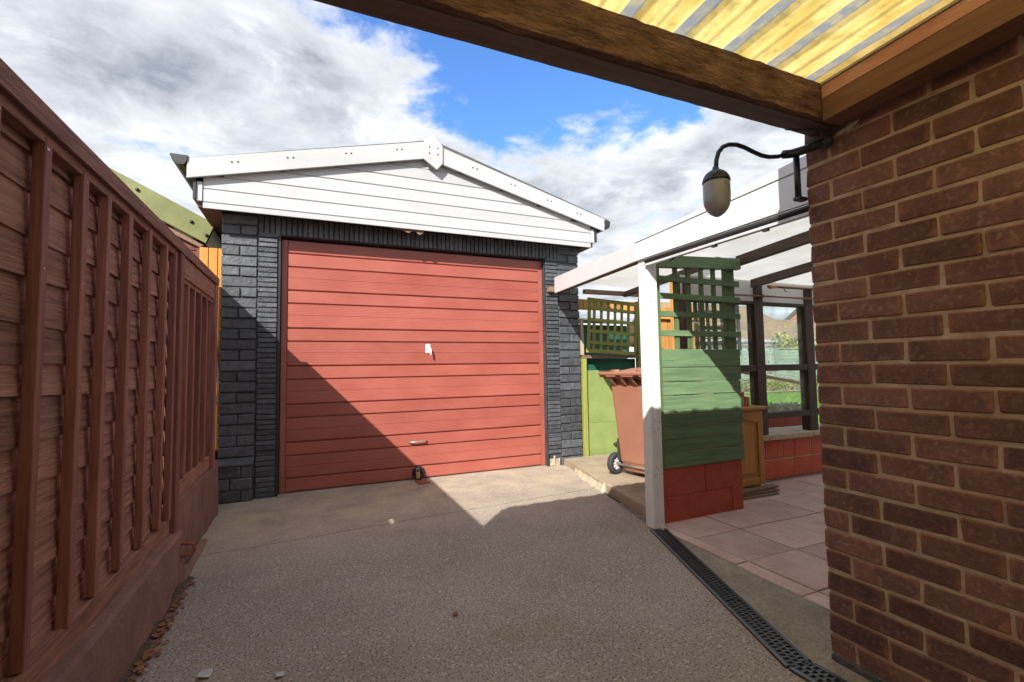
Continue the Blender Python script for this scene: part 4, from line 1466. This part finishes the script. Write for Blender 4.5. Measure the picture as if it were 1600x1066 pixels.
def lattice(root, x0, x1, y, z0, z1, nv, nh, mx_, mz_, tilt):
    w, h = x1 - x0, z1 - z0
    cx, cz = (x0 + x1) / 2, (z0 + z1) / 2

    def piece(name, a, b, c, d, yo, m_):
        u, v = (a + b) / 2 - cx, (c + d) / 2 - cz
        ca, sa = math.cos(tilt), math.sin(tilt)
        me = box_mesh(b - a, 0.012, d - c, 0.002)
        o_ = put(name, me, m_, root, (cx + u * ca - v * -sa * -1, y + yo, cz + u * sa + v * ca))
        o_.location = Vector((cx + u * ca - v * sa, y + yo, cz + u * sa + v * ca)) - world_of(root)
        o_.rotation_euler = (0, -tilt, 0)
    for i in range(nv):
        xx = x0 + 0.05 + (w - 0.10) * (i + 0.5) / nv
        piece('upright_lath', xx - 0.018, xx + 0.018, z0, z1, 0.0, mz_)
    for i in range(nh):
        zz_ = z0 + 0.03 + (h - 0.06) * (i + 0.5) / nh
        piece('lath', x0, x1, zz_ - 0.020, zz_ + 0.020, -0.0135, mx_)
    piece('frame_top', x0 - .01, x1 + .01, z1 - 0.02, z1 + 0.025, -0.016, mx_)
    piece('frame_bottom', x0 - .01, x1 + .01, z0 - 0.025, z0 + 0.02, -0.016, mx_)
    piece('frame_side', x0 - 0.012, x0 + 0.03, z0 + 0.021, z1 - 0.021, -0.030, mz_)
    piece('frame_side', x1 - 0.03, x1 + 0.012, z0 + 0.021, z1 - 0.021, -0.030, mz_)


tr1 = thing('olive_trellis', 'olive green lattice panel hung crooked above the green panel', 'trellis', (3.31, 4.69, 1.2))
lattice(tr1, 2.975, 3.665, 4.675, 1.27, 1.87, 6, 4, M['olive_x'], M['olive_z'], R(-3.2))
tr2 = thing('second_trellis', 'darker green lattice panel seen through the plank screen trellis', 'trellis', (3.5, 3.3, 1.2))
lattice(tr2, 3.25, 3.80, 3.30, 1.2, 1.84, 5, 4, M['green_x'], M['green_z'], R(2.0))

tim = thing('timber_fence', 'new orange timber board fence behind the bin yard', 'fence', (4.3, 4.8, 0))
random.seed(15)
for i in range(9):
    box('board', 3.80 + i * 0.125, 3.915 + i * 0.125, 4.80, 4.82, 0.03, 1.86, M['orange_wood'], tim, 0.003, 0.0, i % 3)
box('rail', 3.79, 4.95, 4.755, 4.799, 1.70, 1.78, M['orange_wood'], tim, 0.003)
box('post', 4.30, 4.40, 4.70, 4.754, 0.03, 2.2, M['orange_wood'], tim, 0.003)
box('post', 3.785, 3.86, 4.70, 4.754, 0.03, 1.98, M['orange_wood'], tim, 0.003)

tshed = thing('teal_shed', 'dark teal shed glimpsed through the crooked olive trellis', 'shed', (3.7, 6.2, 0))
box('wall', 3.0, 4.7, 6.2, 7.6, 0, 1.75, M['teal'], tshed)
prism('roof', [(6.05, 1.76), (7.7, 2.0), (7.7, 2.04), (6.05, 1.80)], 0, 2.95, 4.75, M['felt'], tshed)
orr = thing('orange_panel', 'strip of orange fencing seen through the top of the crooked trellis', 'fence', (3.9, 5.6, 0))
for i in range(12):
    box('board', 3.3 + i * 0.11, 3.403 + i * 0.11, 5.6, 5.62, 1.90, 2.05, M['orange_wood'], orr, 0.003)
for x_ in (3.35, 4.55):
    box('post', x_, x_ + 0.06, 5.625, 5.68, 0, 2.0, M['orange_wood'], orr)

# ================================================================== WHEELIE BIN
wb = thing('wheelie_bin', 'brown plastic wheelie bin standing beside the white post', 'bin', (3.02, 3.56, 0.078), None, R(13))


def local(name, me, m, loc=(0, 0, 0), rot=(0, 0, 0), parent=wb):
    if not me.materials:
        me.materials.append(m)
    o_ = bpy.data.objects.new(name, me)
    col.objects.link(o_)
    o_.parent = parent
    o_.location = loc
    o_.rotation_euler = rot
    return o_


def bin_body():
    bm = bmesh.new()
    secs = [(0.045, -0.255, 0.17, 0.205), (0.13, -0.285, 0.20, 0.218), (0.135, -0.292, 0.205, 0.222), (0.50, -0.322, 0.27, 0.242), (0.86, -0.352, 0.335, 0.266), (0.90, -0.356, 0.342, 0.270), (0.902, -0.368, 0.358, 0.285), (0.935, -0.372, 0.362, 0.288)]
    rings = []
    for z_, xb_, xf_, hw in secs:
        ring = []
        r_ = 0.035
        for cxs, cys, a0 in ((xf_ - r_, hw - r_, 0), (xb_ + r_, hw - r_, 90), (xb_ + r_, -hw + r_, 180), (xf_ - r_, -hw + r_, 270)):
            for k in range(5):
                a = R(a0 + 22.5 * k)
                ring.append(bm.verts.new((cxs + r_ * math.cos(a), cys + r_ * math.sin(a), z_)))
        rings.append(ring)
    n = len(rings[0])
    for i in range(len(rings) - 1):
        for k in range(n):
            bm.faces.new((rings[i][k], rings[i][(k + 1) % n], rings[i + 1][(k + 1) % n], rings[i + 1][k]))
    bm.faces.new(rings[0][::-1])
    bm.faces.new(rings[-1])
    me = bm_mesh('bin_body', bm, True)
    return me


bb = local('body', bin_body(), M['bin'])
mdf = bb.modifiers.new('edge', 'EDGE_SPLIT')
mdf.split_angle = R(32)
# lid
bm = bmesh.new()
rows_ = []
for i in range(9):
    t = i / 8
    x_ = -0.36 + 0.75 * t
    rr = []
    for j in range(9):
        s = j / 8 * 2 - 1
        zz_ = 0.955 + 0.055 * (1 - abs(s) ** 3.0) * (1 - abs(2 * t - 1) ** 4)
        rr.append(bm.verts.new((x_, s * 0.300, zz_)))
    rows_.append(rr)
for i in range(8):
    for j in range(8):
        bm.faces.new((rows_[i][j], rows_[i + 1][j], rows_[i + 1][j + 1], rows_[i][j + 1]))
low = []
for seq in ([rows_[0][j] for j in range(9)], [rows_[i][8] for i in range(9)], [rows_[8][j] for j in range(8, -1, -1)], [rows_[i][0] for i in range(8, -1, -1)]):
    for a, b_ in zip(seq[:-1], seq[1:]):
        c_ = bm.verts.new(a.co - Vector((0, 0, 0.030)))
        d_ = bm.verts.new(b_.co - Vector((0, 0, 0.030)))
        bm.faces.new((a, b_, d_, c_))
bmesh.ops.remove_doubles(bm, verts=bm.verts, dist=0.0005)
lid = local('lid', bm_mesh('lid', bm), M['bin'])
# handle bar at the back with two finger holes, and webs under it
hbm = bmesh.new()
bm_box(hbm, -0.475, -0.440, -0.305, 0.305, 0.938, 0.972, 0.009)
for yy in (-0.290, -0.10, 0.10, 0.290):
    bm_box(hbm, -0.446, -0.350, yy - 0.018, yy + 0.018, 0.920, 0.965, 0.006)
bm_box(hbm, -0.392, -0.350, -0.300, 0.300, 0.905, 0.968, 0.008)
local('handle', bm_mesh('handle', hbm), M['bin'])
for yy in (-0.19, -0.06, 0.06, 0.19):
    wm = prism_mesh([(-0.44, 0.925), (-0.345, 0.925), (-0.338, 0.84), (-0.365, 0.845), (-0.40, 0.875)], 1, yy - 0.012, yy + 0.012)
    local('web', wm, M['bin'])
for yy in (-0.15, 0.15):
    local('hinge', tube_mesh([(-0.40, yy - 0.05, 0.975), (-0.40, yy + 0.05, 0.975)], 0.016, 10), M['bin'])
# rim scallops on the far side
axle = local('axle', tube_mesh([(-0.285, -0.30, 0.10), (-0.285, 0.30, 0.10)], 0.011, 8), M['steel'])
for s in (-1, 1):
    w_ = local('wheel', lathe_mesh([(0.058, -0.024), (0.083, -0.026), (0.097, -0.020), (0.102, -0.008), (0.102, 0.008), (0.097, 0.020), (0.083, 0.026), (0.058, 0.024), (0.058, -0.024)], 36, 1), M['rubber'], (-0.285, s * 0.278, 0.102))
    hb = bmesh.new()
    for k in range(8):
        a = 2 * math.pi * k / 8
        mtx = Matrix.Rotation(a, 4, 'Y')
        n0 = len(hb.verts)
        bm_box(hb, 0.012, 0.060, -0.020, 0.020, -0.006, 0.006)
        hb.verts.ensure_lookup_table()
        for v in hb.verts[n0:]:
            v.co = mtx @ v.co
    local('hub', bm_mesh('hub', hb), M['hub'], (0, 0, 0), (0, 0, 0), w_)
    local('hub_cap', lathe_mesh([(0.0005, -0.020), (0.018, -0.016), (0.020, 0.0), (0.018, 0.016), (0.0005, 0.020)], 16, 1), M['hub'], (0, 0, 0), (0, 0, 0), w_)
    local('rim', lathe_mesh([(0.050, -0.014), (0.0585, -0.016), (0.0585, 0.016), (0.050, 0.014), (0.050, -0.014)], 28, 1), M['hub'], (0, 0, 0), (0, 0, 0), w_)
    # strut
    local('strut', prism_mesh([(-0.30, 0.16), (-0.265, 0.12), (-0.28, 0.34), (-0.30, 0.34)], 1, s * 0.232 - 0.008, s * 0.232 + 0.008), M['rubber'])

# ================================================================== GARDEN BEYOND
lawn = struct(sheet('lawn', [(4.0, 3.6), (40, 3.6), (40, 12.5), (4.0, 12.5)], 0.12, M['lawn']))
garden_bed = struct(sheet('garden_bed', [(4.0, 10.9), (40, 10.9), (40, 12.4), (4.0, 12.4)], 0.16, M['pad']))
rd = random.Random(40)
verts, faces = [], []
for i in range(26000):
    y_ = 4.6 + 6.3 * rd.random() ** 1.3
    x_ = y_ * rd.uniform(1.12, 1.75)
    h_ = rd.uniform(0.03, 0.07)
    a = rd.uniform(0, 6.28)
    w_ = 0.008
    dx, dy = math.cos(a) * w_, math.sin(a) * w_
    lx, ly = rd.uniform(-.03, .03), rd.uniform(-.03, .03)
    n = len(verts)
    verts += [(x_ - dx, y_ - dy, 0.12), (x_ + dx, y_ + dy, 0.12), (x_ + lx, y_ + ly, 0.12 + h_)]
    faces.append((n, n + 1, n + 2))
stuff(put('grass', mesh_from('grass', verts, faces), M['grass']))


def leafy(name, centre, radii, n, size, m, seed, parent, m2=None, frac=0.0):
    rd_ = random.Random(seed)
    verts, faces, mi = [], [], []
    clumps = [(rd_.gauss(0, .45), rd_.gauss(0, .45), rd_.gauss(0, .4)) for _ in range(14)]
    for i in range(n):
        c_ = rd_.choice(clumps)
        p = Vector(((c_[0] + rd_.gauss(0, .28)) * radii[0], (c_[1] + rd_.gauss(0, .28)) * radii[1], (c_[2] + rd_.gauss(0, .25)) * radii[2]))
        if p.z < -radii[2]:
            p.z = -radii[2]
        u = Vector((rd_.gauss(0, 1), rd_.gauss(0, 1), rd_.gauss(0, 1))).normalized()
        w_ = u.cross(Vector((rd_.gauss(0, 1), rd_.gauss(0, 1), rd_.gauss(0, 1)))).normalized()
        s = size * rd_.uniform(.6, 1.3)
        k = len(verts)
        verts += [p - u * s, p + w_ * s * .45, p + u * s, p - w_ * s * .45]
        faces.append((k, k + 1, k + 2, k + 3))
        mi.append(1 if rd_.random() < frac else 0)
    me = mesh_from(name, verts, faces)
    me.materials.append(m)
    if m2:
        me.materials.append(m2)
        for pl, q in zip(me.polygons, mi):
            pl.material_index = q
    o_ = bpy.data.objects.new(name, me)
    col.objects.link(o_)
    if parent:
        o_.parent = parent
        o_.location = Vector(centre) - world_of(parent)
    else:
        o_.location = centre
    return o_


def shrub(name, label, x_, y_, z0, rad, h_, n, size, m, seed, m2=None, frac=0, group=None):
    t = thing(name, label, 'shrub', (x_, y_, z0), group)
    for k in range(4):
        a = k * 1.7 + seed
        put('stem', tube_mesh([(x_, y_, z0), (x_ + math.cos(a) * rad * .2, y_ + math.sin(a) * rad * .2, z0 + h_ * .4), (x_ + math.cos(a) * rad * .5, y_ + math.sin(a) * rad * .5, z0 + h_ * .8)], 0.012, 5, radii=[0.02, 0.014, 0.006]), M['stick'], t)
    leafy('foliage', (x_, y_, z0 + h_ * .55), (rad, rad, h_ * .45), n, size, m, seed, t, m2, frac)
    return t


BORDER = ('low leafy border plant seen between the two window mullions', 'second low border plant, right of the one between the mullions', 'border plant third along the foot of the pale green fence', 'border plant furthest right along the pale green fence', 'border plant furthest left along the pale green fence')
for k, (x_, y_, r_, h_) in enumerate(((14.9, 11.5, .55, .42), (16.0, 11.6, .5, .34), (17.1, 11.5, .5, .45), (18.2, 11.6, .6, .4), (13.6, 11.5, .5, .36))):
    shrub('border_plant', BORDER[k], x_, y_, 0.16, r_, h_, 420, 0.05, M['leaf'], 50 + k, M['leaf_yellow'], .35, 'border plants below the garden fence')

gf = thing('garden_fence', 'pale green horizontal board fence across the end of the garden', 'fence', (15.0, 12.2, 0))
for k in range(13):
    for seg in range(5):
        xa = 10.0 + seg * 2.0
        box('board', xa + .06, xa + 1.95, 12.2 + 0.004 * (k % 2), 12.222 + .004 * (k % 2), 0.16 + k * 0.112, 0.262 + k * 0.112, M['far_fence'], gf, 0.004)
for seg in range(6):
    xa = 10.0 + seg * 2.0
    box('post', xa - 0.04, xa + 0.05, 12.16, 12.25, 0.1, 1.68, M['far_fence'], gf, 0.005)
    if seg < 5:
        box('cap_rail', xa + 0.052, xa + 1.958, 9.175, 9.245, 1.51, 1.55, M['far_fence'], gf, 0.004)

# red planter with flowers just beyond the sill
pl = thing('flower_planter', 'red painted trough planted with green leaves and purple flowers', 'planter', (4.75, 3.85, 0))
box('trough', 4.35, 5.5, 3.75, 4.05, 0.0, 0.50, M['red_block'], pl, 0.006)
box('soil', 4.38, 5.47, 3.78, 4.02, 0.501, 0.512, M['dark_frame'], pl)
leafy('foliage', (4.85, 3.9, 0.56), (0.55, 0.13, 0.055), 900, 0.028, M['leaf'], 77, pl, M['purple'], 0.14)
shrub('pink_bush', 'bush with pink flowers above the far fence beside the trellis edge', 15.0, 13.2, 0, 0.6, 2.05, 900, 0.09, M['leaf'], 61, M['pink'], .35)
shrub('yellow_bush', 'yellow green bush above the garden fence below the brick gable', 20.6, 14.6, 0, 1.0, 2.35, 1500, 0.11, M['leaf_yellow'], 62, M['leaf'], .4)

# bungalow
bung = thing('bungalow', 'pale bungalow with brown tiled roof seen beyond the garden', 'bungalow', (34, 25, 0))
box('wall', 26, 44, 25.4, 34.5, 0, 2.85, M['far_wall'], bung)
box('gutter', 25.6, 44.2, 24.85, 25.0, 2.72, 2.90, M['upvc'], bung, 0.02)
# tiled roof: courses laid one over another
NR = 20
for k in range(NR):
    t0, t1 = k / NR, (k + 1) / NR
    y0, y1 = 25.0 + 6.2 * t0, 25.0 + 6.2 * t1
    z0, z1 = 2.98 + 3.35 * t0, 2.98 + 3.35 * t1
    prism('tile_course', [(y0 - .05, z0), (y0 - .05, z0 + .10), (y1 + .02, z1 + .05), (y1 + .02, z1 - .02)], 0, 25.6, 37.7 if y0 > 28.6 else 44.2, M['far_tile'], bung)
box('ridge', 25.6, 37.6, 31.15, 31.4, 6.33, 6.46, M['far_tile'], bung)
box('ridge', 37.7, 44.2, 28.62, 28.85, 4.92, 5.03, M['far_tile'], bung)
prism('rear_slope', [(31.3, 6.38), (31.3, 6.28), (35.5, 2.85), (35.5, 2.95)], 0, 25.6, 37.6, M['far_tile'], bung)
for xa in (33.0, 37.2):
    w_ = box('window', xa, xa + 1.4, 25.33, 25.40, 1.1, 2.3, M['upvc'], bung)
    box('glazing', xa + 0.15, xa + 1.25, 25.31, 25.328, 1.25, 2.15, M['lamp_black'], w_)
gab = thing('brick_gable_house', 'orange brick gable end with grey verge beyond the bungalow', 'house', (40.4, 29.7, 0), None, R(-53))
for nm_, poly_, ya_, yb_, mm_ in (('wall', [(0.2, 0), (8.0, 0), (8.0, 5.0), (4.1, 8.85), (0.2, 5.0)], 0.0, 7.0, M['far_brick']),
                                  ('verge', [(-0.1, 4.75), (-0.1, 5.1), (4.1, 9.25), (4.1, 8.9)], -0.2, 7.1, M['felt']),
                                  ('verge', [(8.3, 4.75), (8.3, 5.1), (4.11, 9.25), (4.11, 8.9)], -0.2, 7.1, M['felt'])):
    g_ = bpy.data.objects.new(nm_, prism_mesh(poly_, 1, ya_, yb_))
    g_.data.materials.append(mm_)
    col.objects.link(g_)
    g_.parent = gab
sw = thing('satellite_bracket', 'grey aerial pole leaning up in front of the bungalow gutter', 'aerial', (32.5, 24.5, 2.5))
put('mast', tube_mesh([(33.9, 24.4, 2.2), (34.1, 24.4, 3.0), (34.3, 24.4, 4.0)], 0.06, 6), M['galv'], sw)

# ================================================================== LITTER
so = bmesh.new()
rn = random.Random(61)
prev_ = None
for i in range(70):
    y_ = 1.2 + 1.85 * i / 69
    w_ = rn.uniform(0.012, 0.05)
    cur = [so.verts.new((-0.606, y_, 0.018 + rn.uniform(0, .012))), so.verts.new((-0.606 + w_ * .5, y_, 0.007 + rn.uniform(0, .006))), so.verts.new((-0.606 + w_, y_, 0.0015))]
    if prev_:
        for k_ in (0, 1):
            so.faces.new((prev_[k_], prev_[k_ + 1], cur[k_ + 1], cur[k_]))
    prev_ = cur
stuff(put('soil', bm_mesh('soil', so), M['soil']))
random.seed(77)
lf = thing('timber_batten', 'narrow weathered wooden batten lying along the low wall', 'batten', (-0.60, 3.3, 0))
put('batten', box_mesh(0.034, 0.66, 0.018, 0.003), M['stick'], lf, (-0.618, 3.33, 0.012), (0, 0, R(1.5)))


def leaf_mesh(seed):
    rd_ = random.Random(seed)
    v, f = [], []
    n = 7
    for i in range(n):
        t = i / (n - 1)
        w_ = 0.45 * math.sin(math.pi * min(1, max(0.03, t)) ** 0.8)
        cz = 0.20 * math.sin(t * 3.0 + rd_.uniform(-.4, .4))
        v += [(-w_, t - .5, cz + 0.22 * w_), (0, t - .5, cz), (w_, t - .5, cz + 0.25 * w_)]
    for i in range(n - 1):
        a = i * 3
        f += [(a, a + 1, a + 4, a + 3), (a + 1, a + 2, a + 5, a + 4)]
    return mesh_from('leaf', v, f)


lms = [leaf_mesh(i) for i in range(4)]
bm = bmesh.new()
for i in range(80):
    y_ = random.uniform(1.3, 2.75)
    s = random.uniform(0.012, 0.034)
    src = lms[i % 4]
    mtx = Matrix.Translation((-0.585 + abs(random.gauss(0, 0.022)), y_, 0.006 + random.uniform(0, .012))) @ Matrix.Rotation(random.uniform(0, 6.28), 4, 'Z') @ Matrix.Rotation(random.uniform(-.5, .5), 4, 'X') @ Matrix.Scale(s, 4) @ Matrix.Scale(0.55, 4, (0, 0, 1))
    vs = [bm.verts.new(mtx @ v.co) for v in src.vertices]
    for p in src.polygons:
        bm.faces.new([vs[k] for k in p.vertices])
stuff(put('leaf_litter', bm_mesh('leaf_litter', bm), M['dry_leaf']))
bm = bmesh.new()
for i in range(420):
    y_ = random.uniform(1.2, 3.0)
    s = random.uniform(0.0025, 0.009)
    n0 = len(bm.verts)
    bm_box(bm, -s, s, -s, s, -s * .6, s * .6, 0, s * .4)
    bm.verts.ensure_lookup_table()
    mv = Vector((-0.592 + abs(random.gauss(0, 0.018)), y_, s * .4))
    for v in bm.verts[n0:]:
        v.co += mv
stuff(put('grit', bm_mesh('grit', bm), M['plinth']))
for (nm, lb, x_, y_, s, mm_) in (('red_leaf', 'tiny dark red dead leaf lying alone on the middle of the drive', 0.601, 2.086, 0.030, M['rust_red']),
                                ('paper_scrap', 'white paper scrap at the bottom edge of the drive', -0.345, 2.068, 0.058, M['paper']),
                                ('white_feather', 'small white feather on the drive right of the paper scrap', -0.093, 1.95, 0.035, M['paper'])):
    o = put(nm, lms[1 if nm != 'white_feather' else 2].copy(), mm_, None, (x_, y_, 0.008), (0, 0, R(40)))
    o.scale = (s, s, s * 0.35)
    tag(o, lb, 'litter')
